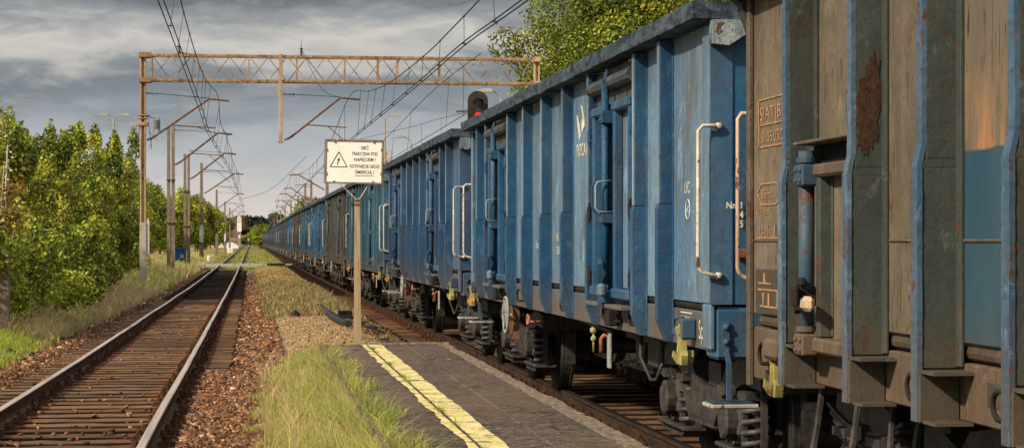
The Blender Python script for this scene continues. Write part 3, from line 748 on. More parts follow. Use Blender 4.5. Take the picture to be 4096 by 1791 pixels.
def door(root, u0, u1, W, det, ybase=-L2, z0=1.17, z1=2.93, low=False):
    """double side door between two ribs; x outward is -HW"""
    y0, y1 = ybase+u0, ybase+u1; X = -HW; ym = (y0+y1)/2
    mb = MB(); mb.box(X-.018,X-.002,y0,y1,z0+.10,z1-.36)
    d = mb.build('door', W['wall'], root)
    for (a, b) in ((y0+.10,ym-.10),(ym+.09,y1-.10)):
        f = MB(); t = .075; dx0, dx1 = X-.085, X-.0185
        f.cbox(dx0,dx1,a,a+t,z0+.06,z1-.30,.008); f.cbox(dx0,dx1,b-t,b,z0+.06,z1-.30,.008)
        f.cbox(dx0-.012,dx1,a-.015,b+.015,z1-.345,z1-.275,.012); f.cbox(dx0-.02,dx1,a-.01,b+.01,z0+.02,z0+.095,.012)
        f.build('door_frame', W['rib'], d)
    h = MB(); h.tube([(X-.07,y0+.02,z1-.12),(X-.07,y1-.02,z1-.12)],.055,10); h.box(X-.03,X-.003,y0,y1,z1-.36,z1-.01)
    h.build('lintel', M['lintel'], d)
    g = MB(); g.box(X-.024,X-.004,ym-.10,ym+.09,z0+.05,z1-.2); g.build('gap_cover', M['blackgap'], d)
    rd = MB(); rd.cyl((X-.115,ym+.03,z0-.06),(X-.115,ym+.03,z1-.13),.030,12); rd.cyl((X-.115,ym+.03,z1-.13),(X-.100,ym+.03,z1-.02),.030,10,.012)
    for zz in (z0+.10,z0+.72,z0+1.02 if not low else z0+.5,z1-.34): pass
    rd.build('lock_rod', W['rib'], d, True)
    for zz in (z0-.02,z0+.58,z1-.43):
        c = MB(); c.cbox(X-.155,X-.06,ym-.03,ym+.085,zz,zz+.095,.006)
        for q in (.025,.07): c.ball((X-.157,ym+.055,zz+q),.012,4); c.ball((X-.157,ym-.005,zz+q),.012,4)
        c.build('clamp', W['rib'], d)
    if det:
        for yy in (y0+.03, y1-.03):
            for zz in (z0+.12,z0+.62,z0+1.22):
                hg = MB(); hg.cyl((X-.095,yy,zz),(X-.095,yy,zz+.10),.018,8); hg.cyl((X-.095,yy,zz-.03),(X-.095,yy,zz+.13),.010,6)
                hg.box(X-.10,X-.05,yy-.02,yy+.02,zz+.015,zz+.03); hg.box(X-.10,X-.05,yy-.02,yy+.02,zz+.07,zz+.085); hg.build('hinge', W['rib'] if zz > 2 else M['frame_dark'], d)
        for off in (-.03,.11):
            hd = MB(); yy = ym+off; hd.tube([(X-.08,yy,z0+.90),(X-.185,yy,z0+.89),(X-.20,yy,z0+.86),(X-.20,yy,z0+.70),(X-.185,yy,z0+.67),(X-.08,yy,z0+.66)],.008,6); hd.build('door_handle', M['wheelwhite'] if off<0 else W['rib'], d, True)
        lk = MB(); yy = ym+.03
        lk.prism([(yy+.10,z0+.02),(yy+.30,z0+.07),(yy+.30,z0+.28),(yy+.25,z0+.22),(yy+.24,z0+.12),(yy+.09,z0+.09)],'x',X-.16,X-.145)
        lk.cyl((X-.18,yy,z0+.10),(X-.10,yy,z0+.10),.035,10); lk.bar((X-.165,yy-.03,z0+.12),(X-.175,yy-.10,z0+.28),.03,.018); lk.bar((X-.165,yy-.01,z0+.30),(X-.165,yy-.12,z0+.27),.022,.03)
        lk.build('lock_lever', W['rib'], d)
        cb = MB(); cb.cbox(X-.20,X-.14,ym-.17,ym-.06,z0+.03,z0+.13,.02); cb.build('lock_cam', W['wall'], d)
        for a_,b_ in ((y0+.12,ym-.12),(ym+.2,y1-.12)): st = MB(); st.cbox(X-.15,X,a_,b_,z0-.05,z0-.02,.004); st.build('door_rest', W['sill'], d)
        cl = MB(); cl.cbox(X-.11,X-.02,ym-.06,ym+.11,z0-.19,z0-.06,.01); cl.build('rod_bearing', M['frame_dark'], d)
    return d
def handrail(root, ye, sgn, mat, x=-HW, k=1.):
    y = ye+sgn*.03; mb = MB(); x0_ = x+.0
    pts = [(x+.01,y-sgn*.01,2.31),(x-.02*k,y+sgn*.02,2.31),(x-.09*k,y+sgn*.02,2.31),(x-.118*k,y+sgn*.02,2.28),(x-.12*k,y+sgn*.02,1.48),(x-.115*k,y+sgn*.02,1.455),(x-.09*k,y+sgn*.02,1.43),(x-.02*k,y+sgn*.02,1.41),(x+.01,y-sgn*.01,1.41)]
    mb.tube(pts,.0120,8)
    for z in (2.31,1.41): mb.ball((x+.012,y+sgn*.0,z),.024,5)
    return mb.build('handrail', mat, root, True)
def hook(root, y, sgn, mat, arm=None):
    x = -HW; mb = MB(); q = sgn
    mb.prism([(y-.02,1.10),(y+.025,1.10),(y+.03,.98),(y+.018,.92),(y+.06,.93),(y+.07,.87),(y+.03,.84),(y-.05,.84),(y-.07,.90),(y-.055,.93),(y-.035,.92),(y-.035,1.02)],'x',x-.10,x-.06)
    # hook is also broad across the track so it reads from the front
    mb.prism([(x-.125,1.07),(x-.085,1.10),(x-.065,.98),(x-.045,.93),(x-.01,.93),(x-.012,.865),(x-.05,.84),(x-.115,.845),(x-.145,.89),(x-.14,.93),(x-.115,.92),(x-.108,1.0)],'y',y-.013,y+.013)
    o = mb.build('tow_hook', mat, root)
    mb = MB(); mb.cbox(x-.10,x,y-.05,y+.05,1.00,1.13,.012); mb.build('hook_bracket', arm or M['frame_dark'], o)
    return o
def make_wagon(W, typ='A', det=True):
    r = empty('freight_wagon')
    X = -HW
    # shell -------------------------------------------------
    mb = MB(); n = 24
    mb.box(X,X+.03,-L2,L2,1.235,2.945); mb.build('side_wall', W['wall'], r)
    mb = MB(); mb.box(HW-.03,HW,-L2,L2,1.235,2.945); mb.build('side_wall', W['wall'], r)
    for s in (-1,1):
        mb = MB(); y0, y1 = (L2-.03, L2) if s>0 else (-L2,-L2+.03); mb.box(-HW+.03,HW-.03,y0,y1,1.235,2.945)
        e = mb.build('end_wall', W['end'], r)
        mb = MB(); yo = s*L2
        for xx in (-1.0,-.5,0,.5,1.0): mb.cbox(xx-.05,xx+.05,min(yo,yo+s*.08),max(yo,yo+s*.08),1.24,2.9,.006)
        mb.cbox(-1.15,1.15,min(yo,yo+s*.10),max(yo,yo+s*.10),2.0,2.08,.006)
        mb.build('end_stiffener', W['end'], r)
        mb = MB()
        a0, a1 = (L2-.20, L2) if s>0 else (-L2,-L2+.20)
        mb.cbox(X-.035,X,a0-.0,a1,1.235,2.93,.008,edge=1); b0, b1 = (yo,yo+.012) if s>0 else (yo-.012,yo)
        mb.box(X-.033,X+.10,b0,b1,1.235,2.93)
        mb.tube([(X+.10,yo+s*.006,1.24),(X+.10,yo+s*.006,2.93)],.007,5)
        mb.build('corner_post', [W['post'],W['wall']], r)
        mb = MB(); mb.cbox(-HW,HW,min(yo,yo-s*.25),max(yo,yo-s*.25),.90,1.215,.02); mb.build('headstock', W['end'], r)
        mb = MB(); mb.cbox(X-.035,X-.002,min(yo,yo-s*.20),max(yo,yo-s*.20),.96,1.234,.008); mb.build('post_foot', W['wall'], r)
        for bx in (-.875,.875):
            mb = MB(); p0 = yo; mb.cyl((bx,p0,1.05),(bx,p0+s*.38,1.05),.10,16); mb.cyl((bx,p0+s*.38,1.05),(bx,p0+s*.58,1.05),.075,16)
            mb.cyl((bx,p0+s*.58,1.05),(bx,p0+s*.615,1.05),.19,20); mb.box(bx-.17,bx+.17,min(p0,p0+s*.03),max(p0,p0+s*.03),.90,1.20); mb.build('buffer', M['frame_dark'], r)
        mb = MB(); mb.box(-.05,.05,min(yo,yo+s*.35),max(yo,yo+s*.35),.98,1.08); mb.torus((0,yo+s*.42,.98),.09,.02,'x'); mb.tube([(.25,yo,.95),(.25,yo+s*.15,.75),(.15,yo+s*.4,.6),(.0,yo+s*.6,.62)],.025,6); mb.build('coupling', M['frame_dark'], r)
        # top corner gusset on the end
        mb = MB(); a, b = sorted((yo, yo+s*.10))
        mb.prism([(X-.04,2.944),(X-.04,2.80),(X+.06,2.79),(X+.30,2.944)],'y',a,b); mb.build('corner_gusset', M['rim_chip'], r)
    # rim -----------------------------------------------------
    mb = MB(); nseg = 26
    for s in (-1,1):
        for k in range(nseg):
            y0 = -L2-.05+(2*L2+.10)*k/nseg; y1 = -L2-.05+(2*L2+.10)*(k+1)/nseg
            dz = .010*mn.noise(Vector((k*.7,s,len(W['key'])))); dx = .012*mn.noise(Vector((k*.9,s,7)))
            a, b = sorted((s*(HW+.155)+dx, s*(HW-.02)))
            mb.box(a,b,y0,y1,2.955+dz,3.060+dz)
    for s in (-1,1): mb.box(-HW+.02,HW-.02,min(s*L2-.05,s*L2+.07),max(s*L2-.05,s*L2+.07),2.944,3.058)
    mb.build('top_rim', M['rim'], r)
    # sill and floor -------------------------------------------
    mb = MB()
    for s in (-1,1): a, b = sorted((s*HW, s*(HW-.10))); mb.cbox(a,b,-L2+.251,L2-.251,.945,1.18,.006)
    mb.build('side_sill', W['sill'], r)
    mb = MB(); mb.box(-HW+.05,HW-.05,-L2+.1,L2-.1,1.185,1.235)
    for s in (-1,1): mb.tube([(s*(HW-.035),-L2+.1,1.21),(s*(HW-.035),L2-.1,1.21)],.027,8)
    mb.build('floor', M['frame_dark'], r)
    mb = MB()
    for xx in (-.35,.35): mb.box(xx-.04,xx+.04,-L2+.3,L2-.3,.86,1.18)
    for k in range(9): y = -5.2+1.3*k; mb.box(-HW+.1,HW-.1,y-.05,y+.05,.98,1.18)
    mb.build('underframe', M['frame_dark'], r)
    # ribs -----------------------------------------------------
    for i, u in enumerate(RU):
        y = -L2+u; mb = MB(); w_ = .045; dp = .095
        mb.cbox(X-dp,X-.001,y-w_,y+w_,1.86,2.944,.008,edge=1)
        if typ == 'A':
            d2 = .106; pr = [(X-.0,.952),(X-.045,.955),(X-d2,1.10),(X-d2,1.83),(X-dp,1.862),(X-.0,1.862)]
            mb.prism(pr,'y',y-w_-.005,y+w_+.005)
        else:
            mb.cbox(X-.100,X-.001,y-w_,y+w_,.99,1.859,.008,edge=1)
        # weld bead
        mb.tube([(X-.004,y-w_-.006,1.0),(X-.004,y-w_-.006,2.9)],.008,5)
        mb.build('rib', [W['rib'], W['edge']], r)
    if typ == 'B':
        for k in range(24):
            u = .55+k*.495
            if min(abs(u-q) for q in RU) < .17: continue
            y = -L2+u; mb = MB(); top = 1.80+.22*((k*7)%3)/2
            mb.prism([(X-.002,.99),(X-.11,.99),(X-.12,1.05),(X-.12,top-.05),(X-.03,top+.04),(X-.002,top+.04)],'y',y-.012,y+.012)
            mb.build('stiffener', [W['rib']], r)
        mb = MB(); mb.box(X-.11,X-.0015,-L2+.3,L2-.3,1.10,1.115); mb.build('ledge', W['sill'], r)
    # doors
    for (a, b) in ((RU[1]+.065,RU[2]-.065),(RU[6]+.065,RU[7]-.065)): door(r, a, b, W, det)
    # horizontal weld seam on the wall panels
    # fittings
    handrail(r, -L2, -1, M['handrail']); handrail(r, L2, 1, M['handrail'])
    hook(r, -L2+.55, -1, M['yellow_hook'], W['rib']); hook(r, L2-.55, 1, M['orange_hook'], W['rib'])
    for u in ((.86,2.35,2.95,3.4,5.45,8.2,9.5,11.8) if det else (2.3,5.4,9.5)): ring(r, X-.005, -L2+u, 1.07, .055, M['frame_dark'] if u != .86 else W['rib'])
    # footsteps at both ends
    for s in (-1,1):
        mb = MB(); y = s*(L2+.012)
        mb.bar((X+.06,y,1.13),(X+.06,y,.96),.045,.02); mb.bar((X+.06,y,.965),(X+.075,y+s*.02,.88),.03,.02); mb.bar((X+.075,y+s*.02,.885),(X+.075,y+s*.02,.66),.03,.02)
        for z in (1.10,1.01): mb.ball((X+.06,y+s*.015,z),.02,5)
        mb.build('step_bracket', W['end'], r)
        st = MB(); a, b = sorted((y-s*.16,y+s*.10)); st.cbox(X-.05,X+.24,a,b,.615,.64,.006); o = st.build('footstep', M['stepwhite'], r)
        st = MB(); st.box(X-.035,X+.225,a+.012,b-.012,.640,.648); st.build('tread', M['stepblue'], o)
    # brake gear, reservoir, boxes
    mb = MB(); mb.cyl((-1.0,-1.9,.80),(-.2,-1.9,.80),.19,20); mb.box(-.9,-.5,-1.95,-1.85,.95,1.18); mb.build('brake_cylinder', M['bogie'], r, False)
    mb = MB(); mb.cbox(-1.05,-.7,-2.9,-2.45,.62,.95,.02); mb.box(-1.0,-.98,-3.3,-1.3,.80,.84); mb.bar((-1.1,1.0,.9),(-1.1,-1.2,.84),.03); mb.build('brake_box', M['bogie'], r)
    mb = MB(); mb.tube([(-1.30,-2.25,.86),(-1.36,-2.22,.86),(-1.38,-2.20,.83),(-1.38,-2.20,.72)],.018,8); mb.build('brake_lever', M['red_paint'], r, True)
    mb = MB(); mb.cbox(-1.34,-1.32,-2.36,-2.24,.60,.88,.005); mb.build('lever_plate', M['wheelwhite'], r)
    mb = MB(); mb.ball((-1.36,-1.75,.88),.032,6); mb.cyl((-1.36,-1.75,.88),(-1.36,-1.75,.70),.010,6); mb.ball((-1.36,-1.75,.81),.026,6); mb.build('brake_knob', M['yellow_hook'], r, True)
    mb = MB(); c = (-HW-.03,3.05,.83); mb.torus(c,.19,.016,'x'); 
    for k in range(3): a = math.pi*k/3; mb.bar((c[0],c[1]-.18*math.cos(a),c[2]-.18*math.sin(a)),(c[0],c[1]+.18*math.cos(a),c[2]+.18*math.sin(a)),.018)
    mb.cyl((c[0],c[1],c[2]),(c[0]+.25,c[1],c[2]),.018,8); mb.build('handwheel', M['wheelwhite'], r, True)
    mb = MB(); mb.box(-HW+.03,-HW+.045,2.93,3.25,.58,.96); mb.box(-HW+.03,-HW+.10,2.93,2.945,.58,.96); mb.build('wheel_plate', M['rustplate'], r)
    mb = MB(); mb.torus((-1.36,2.05,.82),.05,.009,'x'); mb.torus((-1.36,1.97,.82),.04,.009,'x'); mb.bar((-1.36,2.0,.80),(-1.2,2.0,.80),.02); mb.build('release_pull', M['pinkred'], r, True)
    # hoses
    for s in (-1,1):
        mb = MB(); yy = s*4.0
        mb.tube([(-1.25,yy+.8,.95),(-1.27,yy+.75,.75),(-1.22,yy+.6,.58),(-1.22,yy+.4,.60),(-1.2,yy+.3,.72)],.014,6); mb.tube([(-1.2,yy-.9,.95),(-1.22,yy-.8,.8),(-1.2,yy-.5,.84)],.014,6)
        mb.build('brake_hose', M['bogie'], r, True)
    bogie(r, -4.5, det); bogie(r, 4.5, det)
    return r
M['lintel'] = simple('lintel', (.035,.038,.042), (.095,.10,.105), 9., .6, .4)
def WM(key, wall, rib, end=None, sill=None, edge=None, post=None): return dict(key=key, wall=M[wall], rib=M[rib], end=M[end or rib], sill=M[sill or 'w1_sill'], edge=M[edge or wall], post=M[post or rib])
M['w1_post'] = paint('w1_post', (.025,.085,.175), (.06,.15,.26), rust=.3, grime=.5, fade=.4, lowdirt=.3)
M['w1_edge'] = paint('w1_edge', (.09,.19,.29), (.32,.40,.45), rust=.5, grime=.5, fade=.3, lowdirt=.4)
W1 = WM('w1','w1_wall','w1_rib','w1_end',None,'w1_edge','w1_post')
M['w2_edge'] = M['w2_wall']
W3 = WM('teal','teal_wall','teal_rib')
ORD = ['first','second','third','fourth','fifth','sixth','seventh','eighth','ninth','tenth','eleventh','twelfth','thirteenth','fourteenth','fifteenth','sixteenth','seventeenth','eighteenth','nineteenth','twentieth','twenty-first','twenty-second','twenty-third','twenty-fourth','twenty-fifth','twenty-sixth','twenty-seventh','twenty-eighth','twenty-ninth','thirtieth']
def put(r, Ynear):
    ym = Ynear+L2; xa = xc(Ynear+1.75); xb = xc(Ynear+10.75)
    r.location = ((xa+xb)/2, ym, 0); r.rotation_euler = (0,0,-math.atan2(xb-xa, 9.))
w1 = make_wagon(W1, 'A', True); put(w1, 11.75)
tag(w1, 'faded blue open freight wagon with white carrier logo, directly behind the brown wagon', 'freight wagon', 'open freight wagons coupled in one train')
A_proto = w1
w2 = copy_tree(w1, None, {'w1_wall':M['w2_wall'],'w1_rib':M['w2_rib'],'w1_end':M['w2_rib'],'w1_post':M['w2_rib']}); put(w2, 25.5)
tag(w2, 'deep blue open freight wagon, second behind the brown wagon, its end beside the red signal', 'freight wagon')
w3 = make_wagon(W3, 'B', False); put(w3, 39.25)
tag(w3, 'teal blue open freight wagon, third behind the brown wagon, seen past the sign post', 'freight wagon', 'open freight wagons coupled in one train')
def mm(key):
    d = {'teal_wall':M[key+'_wall'],'teal_rib':M[key+'_rib']}
    d.update({'yellow_hook':M['dirty_tan'],'orange_hook':M['dirty_tan'],'stepwhite':M['dirty_tan'],'red_paint':M['rustplate']})
    return d
seq = ['grey','blue','teal','dark','blue','navy','dark','navy','navy','blue','navy','dark','navy','navy','dark','navy','blue','navy','dark','dark','navy','navy','navy','dark','navy']
cn = {'grey':'dark grey','blue':'bright blue','teal':'teal blue','dark':'dark brownish','navy':'dull navy blue'}
for k, key in enumerate(seq):
    d_ = mm(key); d_['handrail'] = M[key+'_rib'] if k not in (1,2,4,8) else M['handrail']
    if k in (1,2): d_.pop('yellow_hook')
    o = copy_tree(w3, None, d_); put(o, 53.+13.75*k)
    tag(o, f'{cn[key]} open freight wagon, {ORD[k+3]} behind the brown wagon', 'freight wagon')
# wagon 1 markings -------------------------------------------------
X = -HW
text('lettering', 'UIC', .105, (X-.004,-L2+.83,1.925), 'left', M['white_mark'], w1, .95)
text('lettering', 'HC', .06, (X-.004,-L2+.775,1.80), 'left', M['white_mark'], w1, .9)
mb = MB(); mb.torus((X-.004,-L2+.73,1.82),.062,.004,'x',24,4); mb.build('approval_mark', M['white_mark'], w1)
for i, (a_, b_, c_) in enumerate((('Nn','P1','14'),('','P4','14'),('','P5','14'))):
    for q, xx in ((a_,.060),(b_,.118),(c_,.195)):
        if q: text('lettering', q, .056, (X+xx,-L2-.016,1.815-.056*i), 'end', M['cream_mark'], w1, .9, bold=.0015)
for sgn in (-1,):
    mb = MB(); mb.cbox(X+.12,X+.18,-L2-.06,-L2-.001,1.515,1.57,.006); mb.build('tail_lamp_bracket', M['red_paint'], w1)
text('lettering', 'PKPCARGO', .15, (X-.004,-L2+4.97,2.33), 'left', M['cream_mark'], w1, .98, bold=.001)
mb = MB()
for pr in ([(4.68,2.66),(4.60,2.62),(4.50,2.45),(4.47,2.30),(4.52,2.24),(4.56,2.38),(4.62,2.50)],[(4.46,2.78),(4.39,2.76),(4.28,2.56),(4.27,2.44),(4.40,2.36),(4.42,2.50),(4.36,2.60),(4.40,2.70)]):
    mb.prism([(-L2+4.98-(4.68-a)*1.0,2.46+(b-2.24)*.55) for a,b in pr],'x',X-.006,X-.003)
mb.build('carrier_logo', M['cream_mark'], w1)
text('lettering', 'SpC', .17, (X-.006,-L2+.42,1.01), 'left', M['white_mark'], w1, .75)
mb = MB()
for z in (1.03,1.155): mb.box(X-.006,X-.003,-L2+.60,-L2+.93,z,z+.008)
mb.build('marking_frame', M['white_mark'], w1)
for i,s in enumerate(('3-PP1 MD 4112','25.06.2015')): text('lettering', s, .048, (X-.006,-L2+.92,1.105-.06*i), 'left', M['white_mark'], w1, .85)
text('lettering', '1-VPI', .06, (X-.006,-L2+4.2,1.06), 'left', M['cream_mark'], w1, .9)
text('lettering', '84 51', .10, (X-.004,-L2+6.05,1.62), 'left', M['cream_mark'], w1, .9); text('lettering', '5309', .10, (X-.004,-L2+6.05,1.50), 'left', M['cream_mark'], w1, .9)
text('lettering', 'Eaos', .10, (X-.004,-L2+7.3,1.55), 'left', M['white_mark'], w1, .9)

# ------------------------------------------------------------------ near brown wagon
def brown_wagon():
    r = empty('freight_wagon'); X = -HW; W = dict(key='w0', wall=M['w0_wall'], rib=M['w0_rib'], end=M['w0_rib'], sill=M['w0_sill'], edge=M['w0_edge'])
    r.location = (4.105, 10.5-L2, 0)
    v = [1.22,2.27,3.17,4.10,5.1,6.1,7.1,8.1,9.1,10.2,11.3]; yf = lambda a: L2-a
    bays = [0]+v+[12.5]
    for i in range(len(bays)-1):
        a, b = bays[i], bays[i+1]; mb = MB(); mb.box(X,X+.03,yf(b),yf(a),1.235 if i!=1 else 1.10,2.945)
        o = mb.build('side_panel', M['w0_repaint'] if i == 3 else W['wall'], r)
        if i == 3: o['label'] = 'side panel repainted blue below an orange patch'
    mb = MB(); mb.box(HW-.03,HW,-L2,L2,1.235,2.945); mb.build('side_wall', W['wall'], r)
    for s in (-1,1):
        mb = MB(); y0, y1 = (L2-.03,L2) if s>0 else (-L2,-L2+.03); mb.box(X+.03,HW-.03,y0,y1,1.235,2.945); mb.build('end_wall', W['wall'], r)
        a,b = sorted((s*L2,s*(L2-.05))); mb = MB(); mb.cbox(X-.03,X-.001,a,b+.012 if s>0 else b,.84,2.93,.006); mb.build('corner_post', M['w0_corner'], r)
        a,b = sorted((s*L2,s*(L2+.10))); mb = MB(); mb.prism([(X-.10,2.93),(X-.06,2.90),(X+.02,2.66),(X+.30,2.93)],'y',a,b); mb.build('corner_gusset', M['w0_rib'], r)
        mb = MB(); a,b = sorted((s*L2-s*.002,s*(L2-.25))); mb.cbox(X,HW,a,b,.88,1.16,.01); mb.build('headstock', W['sill'], r)
        for bx in (-.875,.875):
            mb = MB(); p0 = s*L2; mb.cyl((bx,p0,1.05),(bx,p0+s*.38,1.05),.10,16); mb.cyl((bx,p0+s*.38,1.05),(bx,p0+s*.58,1.05),.075,16); mb.cyl((bx,p0+s*.58,1.05),(bx,p0+s*.615,1.05),.19,20); mb.build('buffer', M['frame_dark'], r)
    mb = MB()
    for s in (-1,1): a,b = sorted((s*(HW+.155),s*(HW-.02))); mb.box(a,b,-L2-.05,L2+.12,2.945,3.065)
    mb.build('top_rim', M['w0_corner'], r)
    mb = MB()
    for s in (-1,1): a,b = sorted((s*HW,s*(HW-.1))); mb.cbox(a,b,-L2+.251,L2-.251,.935,1.155,.006)
    mb.build('side_sill', W['sill'], r)
    mb = MB(); mb.box(-HW+.05,HW-.05,-L2+.1,L2-.1,1.16,1.234)
    for s in (-1,1): mb.tube([(s*(HW-.045),-L2+.1,1.195),(s*(HW-.045),L2-.1,1.195)],.034,10)
    mb.build('floor', M['w0_pipe'], r)
    mb = MB()
    for xx in (-.35,.35): mb.box(xx-.04,xx+.04,-L2+.3,L2-.3,.80,1.15)
    for k in range(9): y=-5.2+1.3*k; mb.box(-HW+.1,HW-.1,y-.05,y+.05,.96,1.15)
    mb.build('underframe', M['frame_dark'], r)
    for i, a in enumerate(v):
        y = yf(a)+.015; mb = MB(); w_ = .030
        # channel: thin web plate on the far side, outer flange blue
        mb.cur = 0
        mb.cbox(X-.135,X-.001,y-w_,y+w_,1.93,2.944,.006,edge=1)
        mb.cbox(X-.155,X-.001,y-w_,y+w_,1.13,1.90,.006,edge=1)
        mb.prism([(X-.0,1.90),(X-.154,1.90),(X-.134,1.935),(X,1.935)],'y',y-w_+.002,y+w_-.002)
        mb.cbox(X-.165,X-.0015,y-w_-.012,y+w_-.001,.925,1.115,.006,edge=1)
        mb.cur = 0; mb.box(X-.16,X,y-w_-.16,y+w_+.005,1.115,1.128)
        mb.box(X-.15,X,y-w_-.15,y+w_,.925,.937)
        mb.tube([(X-.006,y-w_-.012,1.14),(X-.006,y-w_-.012,2.9)],.010,5)
        mb.cbox(X-.018,X-.0005,y-w_-.055,y-w_-.002,1.14,2.9,.004)
        mb.build('rib', [W['rib'],W['edge']], r)
    # raised blue flange edges (outer lips)
    for i, a in enumerate(v):
        y = yf(a)+.015; mb = MB(); rs = random.Random(i*7+1)
        for (xa,xb,ya,yb,z0_,z1_) in ((X-.150,X-.130,y-.030,y+.034,1.985,2.944),(X-.170,X-.150,y-.036,y+.040,.93,1.903)):
            n_ = 46; vs = []
            for q in range(n_+1):
                zz = z0_+(z1_-z0_)*q/n_; e0 = .0016*mn.noise(Vector((zz*5,i*3.1,1)))+rs.uniform(-.0012,.0012); e1 = .0022*mn.noise(Vector((zz*5,i*3.1,5)))+rs.uniform(-.0015,.0015)
                vs += [(xa+e0,ya-e1,zz),(xa+e0*.8,yb+e1,zz),(xb,yb+e1,zz),(xb,ya-e1,zz)]
            b_0 = len(mb.v); mb.add(vs, [(0,3,2,1),tuple(n_*4+j for j in range(4))]+[(q*4+j,q*4+(j+1)%4,(q+1)*4+(j+1)%4,(q+1)*4+j) for q in range(n_) for j in range(4)])
        mb.prism([(X-.170,1.90),(X-.150,1.90),(X-.130,1.99),(X-.150,1.99)],'y',y-.030,y+.034)
        mb.build('rib_flange', M['w0_edge'], r)
    pp = MB(); y = yf(v[1])-.0165
    rs = random.Random(3); cx0, cz0 = X-.070, 2.20; pts = []
    for k in range(40):
        a = 2*math.pi*k/40; e = 1+rs.uniform(-.22,.22); pts.append((cx0+(.055*math.cos(a)*e+.02*math.sin(a)), cz0+.19*math.sin(a)*e))
    pts = [(max(X-.132,min(X-.008,a)),b) for a,b in pts]
    pp.prism(pts,'y',y-.0025,y); pp.build('rust_patch', M['rustpatch'], r)
    # low side door in the second bay
    y1, y0 = yf(v[0])-.06, yf(v[1])+.05
    mb = MB(); mb.box(X-.02,X-.002,y0,y1,1.16,2.02); d = mb.build('door', M['w0_wall'], r)
    for za,zb_ in ((1.10,1.17),(1.915,1.975)): mb = MB(); mb.cbox(X-.10,X-.021,y0,y1-.22,za,zb_,.012); mb.build('door_frame', M['w0_sill'], d)
    mb = MB(); mb.cbox(X-.085,X-.021,y1-.30,y1-.24,1.17,1.93,.008); mb.tube([(X-.022,y1-.31,1.18),(X-.022,y1-.31,1.92)],.01,5); mb.build('door_stile', W['rib'], d)
    mb = MB(); mb.box(X-.030,X-.0215,y0,y1-.02,1.975,2.07); mb.build('door_gap', M['blackgap'], d)
    mb = MB(); mb.cbox(X-.135,X-.001,y0-.01,y1-.03,2.07,2.085,.004); mb.build('drip_ledge', M['w0_sill'], d)
    mb = MB(); yy = y1-.14; mb.cyl((X-.10,yy,1.10),(X-.10,yy,2.04),.038,14); mb.build('lock_rod', M['w0_edge2'], d, True)
    for zz in (1.085,1.875):
        mb = MB(); mb.cbox(X-.150,X-.05,yy-.10,yy+.045,zz,zz+.10,.008)
        for q in (.025,.075):
            for t in (-.075,.0): mb.ball((X-.152,yy+t,zz+q),.013,5)
        mb.cyl((X-.10,yy,zz+.11),(X-.10,yy,zz+.135),.048,14)
        mb.build('clamp', M['w0_edge2'] if zz > 1.5 else W['sill'], d)
    mb = MB(); zz = 1.36
    mb.cyl((X-.17,yy,zz),(X-.06,yy,zz),.048,12); mb.cbox(X-.19,X-.16,yy-.10,yy-.05,zz-.05,zz+.06,.01); mb.bar((X-.16,yy-.02,zz+.03),(X-.17,yy-.10,zz-.07),.03,.03); mb.cbox(X-.155,X-.125,yy-.09,yy-.02,zz+.05,zz+.09,.008); mb.build('lock_lever', M['frame_dark'], d)
    mb = MB(); mb.cbox(X-.17,X-.13,yy-.26,yy-.12,zz-.065,zz+.005,.018); mb.build('lock_cam', M['handrail_rusty'], d)
    for zz in (1.30,1.88):
        mb = MB(); mb.cyl((X-.09,y0+.045,zz-.06),(X-.09,y0+.045,zz+.05),.018,8); mb.build('hinge', M['frame_dark'], d)
    mb = MB(); mb.tube([(X-.003,yf(0.02),1.62),(X-.003,yf(1.15),1.62)],.006,5); mb.tube([(X-.003,yf(2.35),1.62),(X-.003,yf(12.4),1.62)],.006,5); mb.build('weld_seam', W['sill'], r)
    handrail(r, L2, 1, M['handrail_rusty'], -HW+.02, .72)
    hook(r, yf(.80), 1, M['yellow_hook'], W['sill'])
    for o_ in r.children:
        if o_.name.startswith('tow_hook'):
            mb = MB(); y = yf(.80); mb.cbox(X-.15,X,y-.20,y+.02,1.03,1.135,.02); mb.build('hook_arm', W['sill'], o_)
    for a in (.42,1.95,2.78,3.72,4.7,5.6): ring(r, X-.005, yf(a), 1.035, .052)
    # markings
    OM = M['orange_mark']
    text('lettering', 'SIAT|BIB', .10, (X-.004,yf(.18),2.255), 'left', OM, r, 1.55)
    text('lettering', 'SI.0505051', .085, (X-.004,yf(.20),2.135), 'left', OM, r, 1.55)
    mb = MB()
    for (a0,a1,z) in ((.15,1.12,2.36),(.12,1.12,2.225),(.16,1.12,2.11)): mb.box(X-.006,X-.003,yf(a1),yf(a0),z,z+.008)
    for a0,z0_,z1_ in ((.15,2.23,2.365),(.16,2.11,2.23)): mb.box(X-.006,X-.003,yf(a0)-.02,yf(a0),z0_,z1_)
    hx = [(.13,1.875),(.22,1.92),(.52,1.92),(.63,1.875),(.52,1.81),(.22,1.81)]
    for i in range(6): p, q = hx[i], hx[(i+1)%6]; mb.bar((X-.004,yf(p[0]),p[1]),(X-.004,yf(q[0]),q[1]),.003,.009)
    for i in range(3): mb.box(X-.006,X-.003,yf(.34+.14*i)-.012,yf(.34+.14*i),1.635,1.70)
    mb.box(X-.006,X-.003,yf(.60),yf(.12),1.63,1.638)
    mb.build('marking_frame', OM, r)
    text('lettering', '35m³', .075, (X-.004,yf(.20),1.84), 'left', OM, r, 1.5)
    text('lettering', '-14.0m²-', .06, (X-.004,yf(.10),1.755), 'left', OM, r, 1.6)
    text('lettering', '12.4m', .06, (X-.004,yf(.16),1.655), 'left', OM, r, 1.6)
    mb = MB(); mb.box(X-.004,X-.0015,yf(.62),yf(.10),1.24,1.47); mb.build('stencil_plate', M['darkplate'], r)
